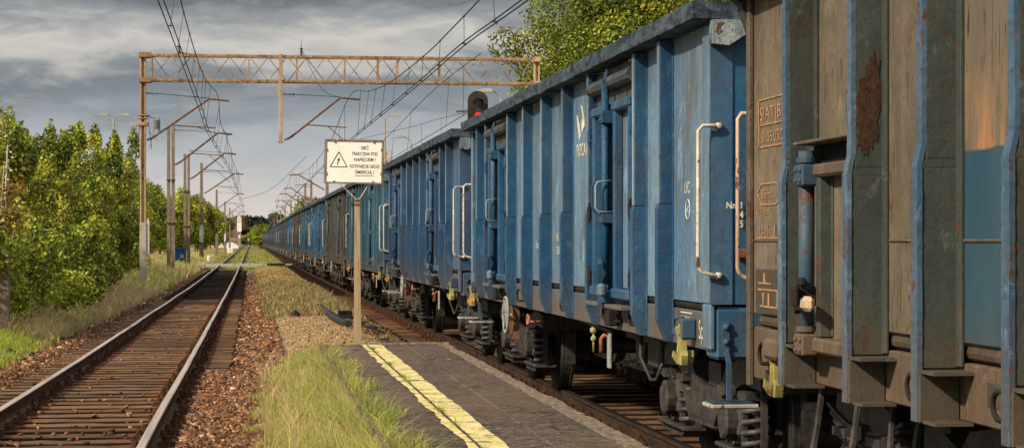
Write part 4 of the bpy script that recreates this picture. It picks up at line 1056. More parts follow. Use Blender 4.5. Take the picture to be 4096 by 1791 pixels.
    mb = MB(); a = lambda p,q,z0_,z1_: mb.box(X-.0075,X-.0045,yf(q),yf(p),z0_,z1_)
    a(.16,.42,1.392,1.40); a(.27,.30,1.40,1.45); a(.16,.56,1.358,1.367); a(.54,.565,1.275,1.36); a(.20,.56,1.270,1.279); a(.25,.275,1.28,1.345); a(.36,.385,1.28,1.345)
    mb.build('stencil_mark', M['orange_mark'], r)
    mb = MB(); mb.box(X-.0035,X-.001,yf(3.66),yf(3.48),1.01,1.10); mb.build('marking_square', M['darkplate'], r)
    mb = MB(); mb.box(X-.004,X-.001,yf(4.05),yf(3.86),.97,1.13); mb.build('red_marking', M['red_paint'], r)
    bogie(r, L2-1.75, True, leaf=True); bogie(r, -L2+1.75, False)
    # step with two bent hangers under the far corner
    for yy in (yf(.95),yf(1.55)):
        mb = MB(); mb.tube([(-1.30,yy,.92),(-1.33,yy,.70),(-1.36,yy,.55),(-1.40,yy-.02,.50)],.018,6); mb.build('step_bracket', M['bogie'], r)
    mb = MB(); mb.cbox(-1.46,-1.24,yf(1.62),yf(.88),.49,.505,.003); mb.cbox(-1.48,-1.45,yf(1.62),yf(.88),.49,.55,.004)
    for k in range(6): mb.bar((-1.44,yf(.95+.11*k),.515),(-1.26,yf(.95+.11*k),.515),.012)
    mb.build('footstep', M['dirty_tan'], r)
    mb = MB(); mb.tube([(-1.22,yf(1.8),.95),(-1.26,yf(1.85),.6),(-1.24,yf(1.9),.45)],.016,6); mb.tube([(-1.18,yf(2.1),.95),(-1.24,yf(2.05),.5)],.02,6); mb.tube([(-1.2,yf(3.2),.93),(-1.24,yf(3.25),.5)],.02,6); mb.build('brake_rod', M['bogie'], r)
    return r
M['w0_corner'] = paint('w0_corner', (.085,.068,.05), (.14,.11,.08), rust=1.1, grime=.6, peel=.9, topdirt=.2)
M['w0_pipe'] = simple('w0_pipe', (.05,.036,.026), (.10,.072,.05), 8., .8, .5)
M['w0_edge2'] = paint('w0_edge2', (.022,.065,.11), (.055,.11,.165), rust=.6, grime=.6, fade=.5, lowdirt=.9, rough=.45)
b0 = brown_wagon(); tag(b0, 'weathered brown open freight wagon with blue-edged ribs, nearest the camera', 'freight wagon', 'open freight wagons coupled in one train')

# ------------------------------------------------------------------ grass
def grass(name, X, Y, hmin, hmax, wd, pal, pw, label, cat='grass', lean=.5, z=None, tipc=1.25, dry=None):
    n = len(X); Z = np.array([gz(x,y) for x,y in zip(X,Y)]) - .01 if z is None else z
    hq = np.array([.45+1.1*(mn.noise(Vector((x*3.3,y*1.9,13)))*.5+.5) for x,y in zip(X,Y)])
    h = (RNG.uniform(hmin,hmax,n)*RNG.uniform(.6,1.1,n) if np.isscalar(hmin) else RNG.uniform(hmin,hmax))*hq
    a = RNG.uniform(0,6.283,n); la = RNG.uniform(0,6.283,n); l = h*RNG.uniform(.05,lean,n)*1.3
    wdt = wd*RNG.uniform(.6,1.3,n) if np.isscalar(wd) else wd*RNG.uniform(.6,1.3,n)
    ux, uy = np.cos(a)*wdt/2, np.sin(a)*wdt/2; lx, ly = np.cos(la)*l, np.sin(la)*l
    B = np.stack([X,Y,Z],1); U = np.stack([ux,uy,0*ux],1)
    Mi = B+np.stack([lx*.32,ly*.32,h*.58],1); T = B+np.stack([lx,ly,h*.97],1)
    V = np.stack([B-U,B+U,Mi-U*.75,Mi+U*.75,T],1)
    F = (np.array([(0,1,3),(0,3,2),(2,3,4)])[None]+5*np.arange(n)[:,None,None]).reshape(-1,3)
    cl = np.array([mn.noise(Vector((x*2.1,y*1.0,3)))*.5+.5 for x,y in zip(X,Y)])
    sn = np.array([mn.noise(Vector((x*4.1,y*1.7,33)))*.5+.5 for x,y in zip(X,Y)])
    c = np.array(pal)[RNG.choice(len(pal),n,p=pw)]*(RNG.uniform(.7,1.4,n)*(.62+.70*cl))[:,None]
    if dry is not None: t_ = np.clip((sn-.50)*5,0,.8)[:,None]*RNG.uniform(.3,1,(n,1)); c = c*(1-t_)+np.array(dry)*t_
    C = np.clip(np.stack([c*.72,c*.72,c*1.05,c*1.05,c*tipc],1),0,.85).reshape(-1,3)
    o = npmesh(name, V.reshape(-1,3), F, M['grass'], C); tag(o, label, cat, kind='stuff'); return o
G1=(.26,.37,.05); G2=(.40,.47,.08); G3=(.18,.28,.045); STW=(.66,.50,.27); ST2=(.42,.27,.15); PK=(.60,.38,.25); OL=(.20,.20,.06); YL=(.48,.46,.09)
def keep(X, Y, f, thr): 
    k = np.array([mn.noise(Vector((x*f,y*f*.6,21)))*.5+.5+.0*x > thr(x,y) for x,y in zip(X,Y)]); return X[k], Y[k]
def plate_z(x, y): return gz(x,y)
# tall bright grass between the track shoulder and the platform
X, Y = scatter(105000,-.42,1.00,9.5,26.,1.3)
lo = lambda y: lerp(y,[9,20,24,27],[-.02,.02,.22,.55])
X, Y = keep(X, Y, 2.2, lambda x,y: .60-(x-lo(y))*.75)
hh = np.clip(.055+.13*(X+.25),.05,.18)*(1+.5*(X>.78))
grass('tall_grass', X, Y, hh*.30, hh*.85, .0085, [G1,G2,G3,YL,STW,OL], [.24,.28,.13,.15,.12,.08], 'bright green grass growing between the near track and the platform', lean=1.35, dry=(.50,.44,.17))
X, Y = scatter(5000,.86,1.16,9.5,25.,1.3); X, Y = keep(X, Y, 2.6, lambda x,y: .30+(x-.86)*1.35)
grass('overhang_grass', X, Y, .05, .17, .007, [G1,G2,STW,YL,OL], [.25,.3,.2,.15,.1], 'ragged grass creeping over the left edge of the platform', lean=1.4, z=np.full(len(X),.29))
X, Y = scatter(3800,.1,1.06,10,26.,1.3)
grass('seed_grass', X, Y, .20, .38, .005, [STW,PK,YL], [.5,.25,.25], 'straw coloured seed stalks among the grass beside the platform', lean=.9)
# fringe behind the platform end around the sign post
X, Y = scatter(11000,.45,2.65,25.5,29.2,1.); X, Y = keep(X, Y, 1.8, lambda x,y: .30+(y-26.2)*.12)
grass('fringe_grass', X, Y, .05, .20, .009, [G1,G2,G3,STW,OL], [.25,.2,.15,.2,.2], 'short green weeds in front of the sandy patch at the end of the platform', lean=.7)
# sandy patch stubble
X, Y = scatter(17000,.55,2.75,28.5,47,1.2)
grass('dry_stubble', X, Y, .02, .06, .012, [(.62,.45,.25),(.46,.32,.18),(.34,.32,.12)], [.42,.33,.25], 'dry pinkish stubble on the sandy patch behind the sign post', lean=.95)
# rough patch further along
X, Y = scatter(26000,.30,2.6,45,82,1.2); X, Y = keep(X, Y, 1.2, lambda x,y: .22 if x > .7 else .42)
grass('rough_grass', X, Y, .06, .20, .020, [OL,(.17,.19,.06),PK,(.25,.16,.10),STW], [.30,.25,.15,.15,.15], 'olive and purple rough grass between the two tracks', lean=.7)
X, Y = scatter(14000,.25,2.4,78,140,1.2)
grass('dry_stubble', X, Y, .03, .12, .03, [(.60,.40,.22),(.42,.26,.14),OL,G2,YL], [.35,.2,.2,.15,.1], 'dry brown stubble between the tracks before the crossing path', lean=.8)
X, Y = scatter(30000,-5.5,2.6,150,420,1.2); k_ = (np.abs(np.abs(X-XL)-.7525) > .16); X = X[k_]; Y = Y[k_]
grass('far_grass', X, Y, .04, .12, .07, [G2,YL,G1,STW,PK,OL], [.24,.16,.16,.20,.12,.12], 'bright yellow green grass overgrowing both tracks beyond the crossing path', lean=.7)
X, Y = scatter(9000,-2.9,-.2,118,150,1.); 
grass('track_weeds', X, Y, .04, .12, .03, [G1,YL,STW], [.4,.3,.3], 'low weeds growing over the sleepers near the crossing path', lean=.7)
# left verge
def vx(y): return lerp(y,[17,25,34,45,60,100],[-3.45,-3.55,-3.75,-3.55,-3.4,-3.35])
X, Y = scatter(70000,0,1,20,38,1.); vv = np.array([vx(y) for y in Y]); X = vv-X**.85*3.6+RNG.normal(0,.12,len(X))
X, Y = keep(X, Y, 1.6, lambda x,y: .30-( -x-3.6)*.5)
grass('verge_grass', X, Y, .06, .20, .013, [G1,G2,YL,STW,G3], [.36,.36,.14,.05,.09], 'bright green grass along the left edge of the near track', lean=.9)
X, Y = scatter(46000,0,1,37.5,75,1.2); vv = np.array([vx(y) for y in Y]); X = vv-X**.8*3.0+RNG.normal(0,.12,len(X))
X, Y = keep(X, Y, 1.1, lambda x,y: .24)
grass('dry_grass', X, Y, .12, .42, .020, [STW,PK,ST2,(.48,.44,.20),G2,(.34,.38,.20)], [.34,.20,.10,.14,.12,.10], 'tall dry straw and pinkish grass in front of the bushes', lean=1.1)
X, Y = scatter(30000,0,1,75,230,1.2); vv = np.array([vx(y) for y in Y]); X = vv-X**.8*3.4
grass('verge_straw', X, Y, .15, .50, .05, [STW,(.72,.55,.30),G2,YL,G1], [.36,.16,.20,.14,.14], 'pale straw grass around the catenary masts beyond the gantry', lean=.7)
X, Y = scatter(2600,3.0,6.5,20,60,1.2)
grass('track_weeds', X, Y, .04, .10, .012, [STW,OL], [.5,.5], 'sparse weeds under and beyond the freight train', lean=.7)
# weeds in the platform crack and at its edges
nn_ = 2300; Y = RNG.uniform(9,25.2,nn_); k = np.array([mn.noise(Vector((0,y*1.6,2)))*.5+.5 >.56 for y in Y]); Y = Y[k]; X = 1.442+RNG.normal(0,.016,len(Y))
grass('crack_weeds', X, Y, .02, .065, .007, [G1,G2,G3,OL], [.3,.2,.2,.3], 'small green weeds rooted in the crack of the yellow line', lean=1.6, z=np.full(len(X),.298))
Y = RNG.uniform(9,25.2,1500); k = np.array([mn.noise(Vector((4,y*1.3,2)))*.5+.5 > .52 for y in Y]); Y = Y[k]; X = 2.362+RNG.normal(0,.012,len(Y))
grass('edge_weeds', X, Y, .012, .04, .006, [OL,G3,STW], [.4,.3,.3], 'tiny weeds along the joint between paving and coping', lean=1.6, z=np.full(len(X),.298))
# small tufts on the shoulder
X = []; Y = []
for (cx_,cy_,s_) in ((-.05,11.6,.13),(-.22,13.1,.10),(.02,14.3,.12),(-.28,15.2,.08),(-.25,10.9,.10),(-.12,12.3,.08),(-3.2,16.5,.15),(-3.3,22.5,.12),(-3.15,24.4,.1),(-2.1,64,.25),(-1.5,72,.3),(-1.2,60,.2)):
    q = 240; X.append(cx_+RNG.normal(0,s_,q)); Y.append(cy_+RNG.normal(0,s_*2,q))
X = np.concatenate(X); Y = np.concatenate(Y)
grass('tufts', X, Y, .03, .10, .010, [G1,G2,G3], [.4,.4,.2], 'scattered green horsetail tufts on the gravel shoulders', lean=.9)

# ------------------------------------------------------------------ foliage
def leafmesh(name, seed, nl, clumps, size, pal, crad=.5, flat=.0, core=0.):
    """clumps = list of (x,y,z,r) ; leaves as small diamonds spread through each clump"""
    rg = np.random.default_rng(seed); cl = np.array(clumps); wts = cl[:,3]**2; wts /= wts.sum()
    ci = rg.choice(len(cl), nl, p=wts); d = rg.normal(0,1,(nl,3)); d /= np.linalg.norm(d,axis=1)[:,None]
    rr = cl[ci,3]*rg.uniform(.25,1.,nl)**.45*rg.choice([1,1,1,1.18],nl)
    P = cl[ci,:3]+d*rr[:,None]
    P[:,2] = np.maximum(P[:,2], .02)
    nrm = d*.7+rg.normal(0,.55,(nl,3))+np.array((0,0,.35)); nrm /= np.linalg.norm(nrm,axis=1)[:,None]
    t = np.cross(nrm, rg.normal(0,1,(nl,3))); t /= np.linalg.norm(t,axis=1)[:,None]; b = np.cross(nrm,t)
    s = size*rg.uniform(.5,1.3,nl)
    t = t*s[:,None]*.5; b = b*(s*.34)[:,None]
    V = np.stack([P-t,P+b-t*.1,P+t,P-b-t*.1],1)
    F = np.arange(nl*4).reshape(-1,4)
    pal = np.array(pal); cm = rg.integers(0,len(pal),len(cl)); cb = rg.uniform(.45,1.35,len(cl)); mixm = rg.uniform(0,1,nl) < .62
    c = np.where(mixm[:,None], pal[cm[ci]], pal[rg.integers(0,len(pal),nl)])
    depth = rr/cl[ci,3]; c = c*(cb[ci]*(.30+.8*np.clip(depth,0,1)**2))[:,None]*rg.uniform(.7,1.3,(nl,1))  # leaves darken towards the clump core, shade of hollows put into the colour
    return V.reshape(-1,3), F, np.repeat(c,4,0)
def crown_clumps(seed, rx, ry, h, n, r0, base=.0):
    rs = random.Random(seed); out = []
    for k in range(n):
        while True:
            x, y, z = rs.uniform(-1,1), rs.uniform(-1,1), rs.uniform(-1,1)
            if .15 < x*x+y*y+z*z < 1: break
        q = 1-.25*max(z,0)
        out.append((x*rx*q, y*ry*q, base+h/2+z*h/2*.92, r0*rs.uniform(.6,1.25)))
    return out
GR=[(.22,.28,.034),(.32,.38,.042),(.42,.45,.052),(.08,.13,.02),(.50,.48,.062),(.15,.21,.028)]
GRb=[(.24,.29,.032),(.37,.41,.042),(.46,.46,.052),(.56,.50,.07),(.13,.19,.026)]
def veg(name, label, cat, loc, clumps, nl, size, pal, seed, trunk=None, group=None, mat='leaf', barkm='bark'):
    r = empty(name, loc); tag(r, label, cat, group)
    V, F, C = leafmesh('crown', seed, nl, clumps, size, pal); npmesh('crown', V, F, M[mat], C, r)
    mb = MB(); rs = random.Random(seed)
    if trunk:
        th, tr_ = trunk; mb.tube([(0,0,-.3),(rs.uniform(-.1,.1),0,th*.5),(rs.uniform(-.2,.2),rs.uniform(-.2,.2),th)],tr_,8,True,tr_*.4)
        for k in range(7):
            c = rs.choice(clumps); z0 = th*rs.uniform(.35,.9); mb.tube([(0,0,z0),(c[0]*.5,c[1]*.5,(z0+c[2])/2+.1),(c[0],c[1],c[2])],tr_*.4,5,True,tr_*.08)
    else:
        for k in range(6):
            c = rs.choice(clumps); mb.tube([(rs.uniform(-.2,.2),rs.uniform(-.2,.2),-.1),(c[0]*.6,c[1]*.6,c[2]*.5),(c[0],c[1],c[2]+c[3]*.8)],.022,5,True,.006)
    mb.build('trunk', M[barkm], r); return r
def rnd(a,b): return random.uniform(a,b)
desc = ['bramble thicket','leafy bush','dense green bush','rounded bush','arching bush','spreading shrub']
sh = 0
# front row of bushes along the left verge
front = [(-5.3,38.5,1.5,2.2),(-6.6,40.5,2.0,3.0),(-5.0,43.0,1.4,1.9),(-6.4,45.,2.0,3.2),(-5.2,47.5,1.6,2.2),(-5.1,51.5,1.5,2.1),(-6.2,53.,2.0,3.2),(-5.3,56.,1.6,2.4),(-5.8,60.5,1.6,2.5),(-6.6,64,2.0,3.6),(-6.3,67.5,1.5,2.4),(-6.7,72,1.5,2.5),(-7.3,77,2.0,3.8),(-6.3,86,1.8,2.8),(-6.2,95,1.9,2.9),(-5.4,63.5,1.2,1.6)]
lab = ['glossy leaved bush at the left picture edge, its skirt reaching the grass','tall bramble thicket behind the concrete stub at the left edge','low bush with heart shaped leaves left of the white flowering one','bramble thicket dotted with cream white flowers','dark bramble bush with hollow shadows under its arching stems','bush with rusty orange dead leaves near its foot','taller thicket behind the bush with orange dead leaves','rounded dark green bush at the widest bulge of the hedge','bush leaning over the tall straw grass left of the gantry post','tall yellow green thicket left of the rusty gantry post','small bush just before the foot of the gantry post','bush standing right behind the gantry post foot','tall bush behind the white number plate of the gantry','low bush in the verge just past the gantry post','farther low bush in the verge before the twin masts','lowest bush of the hedge, reaching the straw grass left of the gantry post']
for (x,y,r_,h_), lb in zip(front, lab):
    cl = crown_clumps(100+sh, r_, r_*1.5, h_*.9, 44, .36)
    rs = random.Random(900+sh)
    for q in range(7):
        a = rs.uniform(-r_,r_)*.8; b = -rs.uniform(-.2,1)*r_*1.2; t = h_*rs.uniform(.7,1.12)
        for j in range(3): cl.append((a+.1*j,b,t-.2*j,.10+.06*j))
    pal_ = GR if sh%3 else GRb
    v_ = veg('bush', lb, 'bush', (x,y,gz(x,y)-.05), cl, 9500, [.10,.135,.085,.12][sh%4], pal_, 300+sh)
    if sh in (3,):
        c_ = MB(); rs = random.Random(4)
        for k in range(150):
            q = rs.choice(cl); c_.ball((q[0]+rs.uniform(-.4,.4),q[1]-q[3]*rs.uniform(.6,1.1),q[2]+rs.uniform(.0,.5)),rs.uniform(.015,.035),3)
        f_ = c_.build('blossom', M['whiteflower'] if 'whiteflower' in M else M['cream_mark'], v_)
    if sh in (5,7):
        V,F,C = leafmesh('dead_leaves', 50+sh, 160, [(q[0]*.9,-r_*1.25,rnd(.35,.9),.25) for q in cl[:3]], .13, [(.42,.12,.04),(.5,.2,.07)]); npmesh('dead_leaves', V, F, M['leaf'], C, v_)
    sh += 1
# second row: small trees and tall shrubs
back = [(-7.4,57,2.3,5.6),(-6.6,61,1.6,4.6),(-8.0,66,2.6,6.2),(-6.8,69,1.8,5.2),(-8.0,76,2.6,6.7),(-7.4,81,1.9,5.8),(-8.6,88,2.8,7.2),(-7.2,92,2.0,6.0),(-7.8,100,2.6,6.9),(-10.0,72,3.0,7.2),(-6.9,97,1.9,7.6),(-6.7,105,1.8,7.2),(-7.6,83.5,2.2,6.9)]
lb2 = ['tall young tree at the far left with dark pointed leader shoots','slender green sapling clump over the flowering bramble','broad young tree with several spiky tops against the sky','yellow green tall shrub in the middle of the hedge','leafy young tree with dark upper shoots behind the hedge centre','tall willowy shrub catching yellow light','broad yellow green tree left of the double arm street lamp','thin feathery sapling leaning right beside the gantry post','round green tree directly behind the gantry post','dark tree top showing behind the other crowns of the hedge','narrow tree with ragged top just left of the gantry post','smaller tree seen between the gantry post and the twin masts','bushy tree filling the hedge below the double arm lamp']
for k, (x,y,r_,h_) in enumerate(back):
    h_ *= .84; r_ *= .88; cl = crown_clumps(200+k, r_, r_*1.2, h_*.85, 44, .40, h_*.12)
    rs = random.Random(k)
    for q in range(9):  # leader shoots
        a = rs.uniform(-r_*.8,r_*.8); b = rs.uniform(-r_*.6,r_*.6); t = h_*rs.uniform(.86,1.12)
        for j in range(4): cl.append((a,b,t-.22*j,.11+.07*j))
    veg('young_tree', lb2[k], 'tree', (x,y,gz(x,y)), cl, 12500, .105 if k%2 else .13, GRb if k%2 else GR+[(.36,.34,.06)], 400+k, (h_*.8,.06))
# tree line beyond the gantry
tl = [(-8.5,96,2.3,4.6),(-7.6,107,2.0,4.2),(-10.5,112,2.8,6.2),(-7.9,122,2.2,4.8),(-9.5,134,3.0,6.4),(-8,147,2.4,5.2),(-10,162,3.2,7.0),(-7.2,180,2.6,6.4),(-7.0,200,2.4,6.6),(-7.4,222,2.8,7.0),(-7.0,250,2.8,7.4),(-7.6,285,3.2,7.8),(-7.4,330,3.4,8.0),(-8.0,390,4.,8.4),(-10,162,3.4,7.6),(-10.5,230,4,8.4),(-8.2,445,4.,8.6)]
proto=[]
for k in range(3):
    cl = crown_clumps(500+k, 1, 1, 2.0, 40, .24, .15); r = veg('hedge_tree', 'x y z w', 'tree', (0,0,0), cl, 9000, .085, GR+[(.26,.28,.04)] if k != 1 else GRb, 600+k, (1.5,.04)); proto.append(r)
for k, (x,y,r_,h_) in enumerate(tl):
    t = proto[k] if k < 3 else copy_tree(proto[k%3]); t.location = (x,y,gz(x,min(y,140))-.2); t.scale = (r_,r_,h_/2.15); t.rotation_euler = (0,0,k*1.7)
    tag(t, f'{["dark green","bright green","round crowned"][k%3]} tree in the left tree line beyond the gantry, {ORD[k]} from the gantry post', 'tree', 'trees lining the left side beyond the gantry')
# right-hand tree above the train and others behind it
cl = []
rs = random.Random(5)
for k in range(150):
    while True:
        x,y,z = rs.uniform(-1,1),rs.uniform(-1,1),rs.uniform(-1,1)
        if .2 < x*x+y*y+z*z < 1: break
    cl.append((x*6.4,y*5.2,10.2+z*6.4,rs.uniform(.85,1.7)))
RP_ = [(.17,.23,.034),(.24,.29,.04),(.25,.27,.038),(.40,.37,.05),(.08,.11,.018),(.14,.19,.03),(.20,.25,.036),(.30,.31,.045)]
tx, ty, _ = at(1585,98)
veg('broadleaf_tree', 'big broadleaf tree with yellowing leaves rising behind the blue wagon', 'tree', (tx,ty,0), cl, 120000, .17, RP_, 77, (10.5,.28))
for k,(px,yy,r_,h_,lb) in enumerate(((742,300,4.,8.5,'dark round tree behind the far wagons and catenary masts'),(712,330,3.5,7.0,'smaller dark tree left of the round one far down the line'),(655,430,3.2,4.2,'pale bush beside the tail of the train'),(672,440,4.0,5.5,'pale scrubby bush behind the tail of the train'),(640,600,4,4.,'low bush at the far end of the line'))):
    x,y,_ = at(px,yy); t = copy_tree(proto[k%3]); t.location = (x+(3.5 if k<2 else 0),y,0); t.scale = (r_,r_,h_/2.15); tag(t, lb, 'tree' if k<2 else 'bush'); t.name = 'round_tree' if k<2 else 'far_bush'
    del t['group']
# young birch with pale trunk
cl = crown_clumps(9, .55, .6, 2.4, 16, .28, 1.2); x,y,_ = at(10,40.5)
b_ = veg('birch_sapling', 'thin birch sapling with pale trunk and sparse orange leaves at the left edge', 'tree', (x,y,gz(x,y)), cl, 900, .09, [(.32,.14,.03),(.38,.22,.05),(.16,.16,.03)], 12, (3.6,.035), barkm='birch')
# distant forest
cl = []
rs = random.Random(8)
for k in range(420):
    x = rs.uniform(-130,75); cl.append((x, 880+rs.uniform(0,50), rs.uniform(0,1)**.6*(11.5+2.2*mn.noise(Vector((x*.04,0,0)))+(1.8 if x < -30 else 0)), rs.uniform(1.6,3.)))
V,F,C = leafmesh('forest', 31, 60000, cl, 1.7, [(.030,.050,.030),(.022,.040,.028),(.045,.062,.035)])  # haze of distance put into the bluish leaf colours
o = npmesh('distant_forest', V, F, M['farleaf'], C); tag(o, 'dark blue green forest closing the horizon', 'forest', kind='stuff')
mb = MB(); mb.prism([(-1500,0),(1500,0),(1500,9),(300,11),(60,10),(-100,11),(-400,12),(-1500,9)],'y',935,940)
o = mb.build('hills', simple('hillmat',(.035,.05,.035),(.05,.065,.045),.02,1.,0)); tag(o, kind='structure')

# ------------------------------------------------------------------ gantry and masts
GY = 81.
def insulator(parent, p0, p1, r=.05, mat='insul', n=4):
    p0, p1 = Vector(p0), Vector(p1); mb = MB(); mb.cyl(p0,p1,r*.45,8); d = (p1-p0)
    for k in range(n):
        a = p0+d*((k+.5)/n); e = d.normalized()*.012; mb.cyl(a-e,a+e,r,10)
    return mb.build('insulator', M[mat], parent)
def cantilever(parent, x0, y, xw, ztip, zfoot, zc, sgn, steady=True, mat='rusttube', zt=None, w=.075):
    """bracket from the mast face x0 towards the wire at xw (sgn = +1 reaches right)"""
    arm = bpy.data.objects.new('cantilever', None); COL.objects.link(arm); arm.parent = parent
    zt = zt or ztip+.12
    a = (x0+sgn*.35,y,zfoot+.12); k = (xw-sgn*.35,y,ztip-.03)
    mb = MB(); mb.tube([(x0+sgn*.15,y,zfoot),a,k,(xw+sgn*.45,y,ztip-.10)],w*.55,8); mb.build('strut', M[mat], arm)
    insulator(arm,(x0+sgn*.05,y,zfoot-.03),(x0+sgn*.42,y,zfoot+.16),.07,'insul_grey')
    mb = MB(); mb.cyl((x0+sgn*.5,y,zt-.01),(xw-sgn*.35,y,ztip+.0),.014,6); mb.build('top_tie', M['wire'], arm)
    insulator(arm,(x0,y,zt),(x0+sgn*.5,y,zt-.01),.06,'insul_grey',3)
    if steady:
        t = .30; sx = x0+sgn*.35+(xw-sgn*.35-(x0+sgn*.35))*t; sz = zfoot+.12+(ztip-.03-zfoot-.12)*t
        mb = MB(); mb.cyl((sx,y,sz),(xw-sgn*.1,y,sz-.10),.028,6); mb.cyl((xw-sgn*.85,y,sz-.06),(xw,y,zc+.06),.02,6); mb.build('steady_arm', M[mat], arm)
    return arm
def gantry():
    r = empty('catenary_gantry', (0,GY,0)); tag(r, 'rusty lattice portal gantry spanning all tracks with suspended wire brackets', 'gantry')
    xl = at(360,GY)[0]; xr = at(1341,GY+1)[0]; zb, zt = 8.05, 9.05
    for x, m in ((xl,'rustpole'),(xr,'rustpale')):
        mb = MB(); a = .11
        mb.cbox(x-a,x-a+.05,-.16,.16,-.3,zt+.05,.005); mb.cbox(x+a-.05,x+a,-.16,.16,-.3,zt+.05,.005); mb.box(x-a+.05,x+a-.05,-.06,.06,-.3,zt+.02)
        mb.build('post', M[m], r)
    mb = MB(); mb.cbox(xl-.13,xl+.13,-.18,.18,gz(xl,GY)-.1,2.35,.01); mb.build('post_casing', M['casing'], r)
    for x in (xl,xr):
        mb = MB()
        for z in (zb,zt): mb.cbox(x-.15,x+.33 if x == xl else x+.15,-.30,.30,z-.10,z+.10,.01)
        mb.build('gusset', M['rusttruss'] if x == xl else M['rustpale'], r)
    for z in (zb,zt):
        for y in (-.25,.25):
            mb = MB(); mb.cbox(xl-.05,xr+.05,y-.045,y+.045,z-.05,z+.05,.006); mb.build('chord', M['rusttruss'], r)
    n = 20; dx = (xr-xl-.5)/n
    for y in (-.25,.25):
        mb = MB()
        for k in range(n):
            a = xl+.35+k*dx; up = (k%2==0)^(y>0)
            mb.bar((a,y,zb if up else zt),(a+dx,y,zt if up else zb),.075,.03)
            if k%5==0: mb.bar((a,y,zb),(a,y,zt),.05)
        mb.build('lattice', M['rusttruss'], r)
    mb = MB()
    for k in range(n//2):
        a = xl+.35+2*k*dx
        for z in (zb,zt): mb.bar((a,-.25,z),(a+dx*2*(.5),.25,z),.035,.02)
    mb.build('lattice', M['rusttruss'], r)
    xh = at(706,GY)[0]
    mb = MB(); mb.cbox(xh-.075,xh+.075,-.34,-.28,5.65,zt+.1,.01); mb.cbox(xh-.075,xh+.075,.28,.34,5.65,zt+.1,.01); mb.cbox(xh-.06,xh+.06,-.10,.10,5.6,zt,.01); mb.cbox(xh-.12,xh+.12,-.15,.15,5.58,5.66,.01)
    mb.build('hanger_post', M['rustpole'], r)
    for xx in (at(975,GY)[0]-.4, at(975,GY)[0]+.4, xh+.65):
        mb = MB(); mb.cbox(xx-.03,xx+.03,-.3,.3,zb,zt,.004); mb.build('brace_post', M['rusttruss'], r)
    cantilever(r, xl+.1, 0, at(548,GY)[0], 7.35, 5.68, 5.85, 1, zt=7.53)
    cantilever(r, xh+.1, 0, at(878,GY)[0], 7.45, 5.72, 5.45, 1, zt=7.55)
    # insulators standing on the top chord
    for px in (451,758):
        x = at(px,GY)[0]; i_ = insulator(r,(x,0,zt+.05),(x,0,zt+.38),.07,'insul',4); mb = MB(); mb.cyl((x,0,zt+.35),(x,0,zt+.75),.012,6,.004); mb.build('spike', M['wire'], i_)
    insulator(r,(at(451,GY)[0],0,zt+.12),(at(451,GY)[0]+.45,0,zt+.06),.05)
    # straining gear bracket on the left post
    mb = MB(); mb.cbox(xl-.28,xl+.20,-.2,.2,6.22,6.36,.01); mb.cbox(xl-.2,xl+.2,-.2,.2,6.50,6.53,.004); mb.cbox(xl-.2,xl+.28,-.2,.2,6.62,6.65,.004); mb.build('clamp', M['rusttruss'], r)
    mb = MB(); mb.cyl((xl+.53,0,6.1),(xl+.53,0,6.45),.11,12); mb.cbox(xl+.60,xl+.68,-.05,.05,5.9,6.55,.01); mb.bar((xl+.1,0,6.6),(xl+.55,0,6.5),.03); mb.bar((xl+.2,0,6.5),(xl+.35,0,5.25),.02); mb.bar((xl+.50,0,6.3),(xl+.25,0,5.3),.02); mb.bar((xl+.2,0,6.0),(xl+.6,0,5.6),.02); mb.build('tension_wheel', M['insul_grey'], r)
    mb = MB(); mb.cyl((xl-.12,0,6.3),(at(322,GY)[0]-.45,2.5,.0),.014,6); mb.build('guy_wire', M['rusttube'], r)
    mb = MB()
    for k in range(14):
        z = 1.05+.10*k; mb.box(xl+.14,xl+.25,-.13,-.12,z,z+.085)
    mb.build('number_plate', M['plate'], r)
    mb = MB(); mb.box(xl+.14,xl+.25,-.13,-.12,2.46,2.52); mb.build('plate_top', M['plateyellow'], r)
    for k, d_ in enumerate('12'):
        t_ = text('lettering', d_, .10, (0,0,0), 'end', M['signblack'], r)
        for v in t_.data.vertices: v.co += Vector((xl+.165,-.132,1.25+k*.5))
M['casing'] = simple('casing', (.38,.33,.27), (.50,.45,.38), 3., .8, .2)
gantry()
def mast(x, y, top, label, sgn=1, xw=None, ztip=7.4, zf=5.8, zc=5.6, plate=False, group=None, twin=False):
    r = empty('catenary_mast', (x,y,0)); tag(r, label, 'catenary mast', group)
    mb = MB(); z0 = -.3
    def pole(a,b,w0,w1):
        mb.add([(a-w0,b-w0,z0),(a+w0,b-w0,z0),(a+w0,b+w0,z0),(a-w0,b+w0,z0),(a-w1,b-w1,top),(a+w1,b-w1,top),(a+w1,b+w1,top),(a-w1,b+w1,top)],[(0,3,2,1),(4,5,6,7),(0,1,5,4),(1,2,6,5),(2,3,7,6),(3,0,4,7)])
    if twin: pole(-.125,0,.105,.085); pole(.125,.0,.105,.085)
    else: pole(0,0,.19,.12)
    mb.build('pole', M['mastpole'], r)
    if xw is not None: cantilever(r, sgn*.15, 0, xw-x, ztip, zf, zc, sgn, w=.10)
    mb = MB()
    for z in (2.6,5.0): mb.box(-.25,.25,-.2,.2,z,z+.06)
    mb.build('band', M['rusttube'], r)
    if plate:
        mb = MB()
        for k in range(11): mb.box(-.17,.17,-.27,-.25,1.5+k*.14,1.5+k*.14+.12)
        mb.build('number_plate', M['plate'], r)
    return r
LM = [(430,113,8.0,576,False,True),(470,139,7.6,590,False,True),(507,181,8.6,612,True,False),(545,258,8.2,618,False,False),(566,343,8.3,622,True,False),(578,415,8.4,625,False,False)]
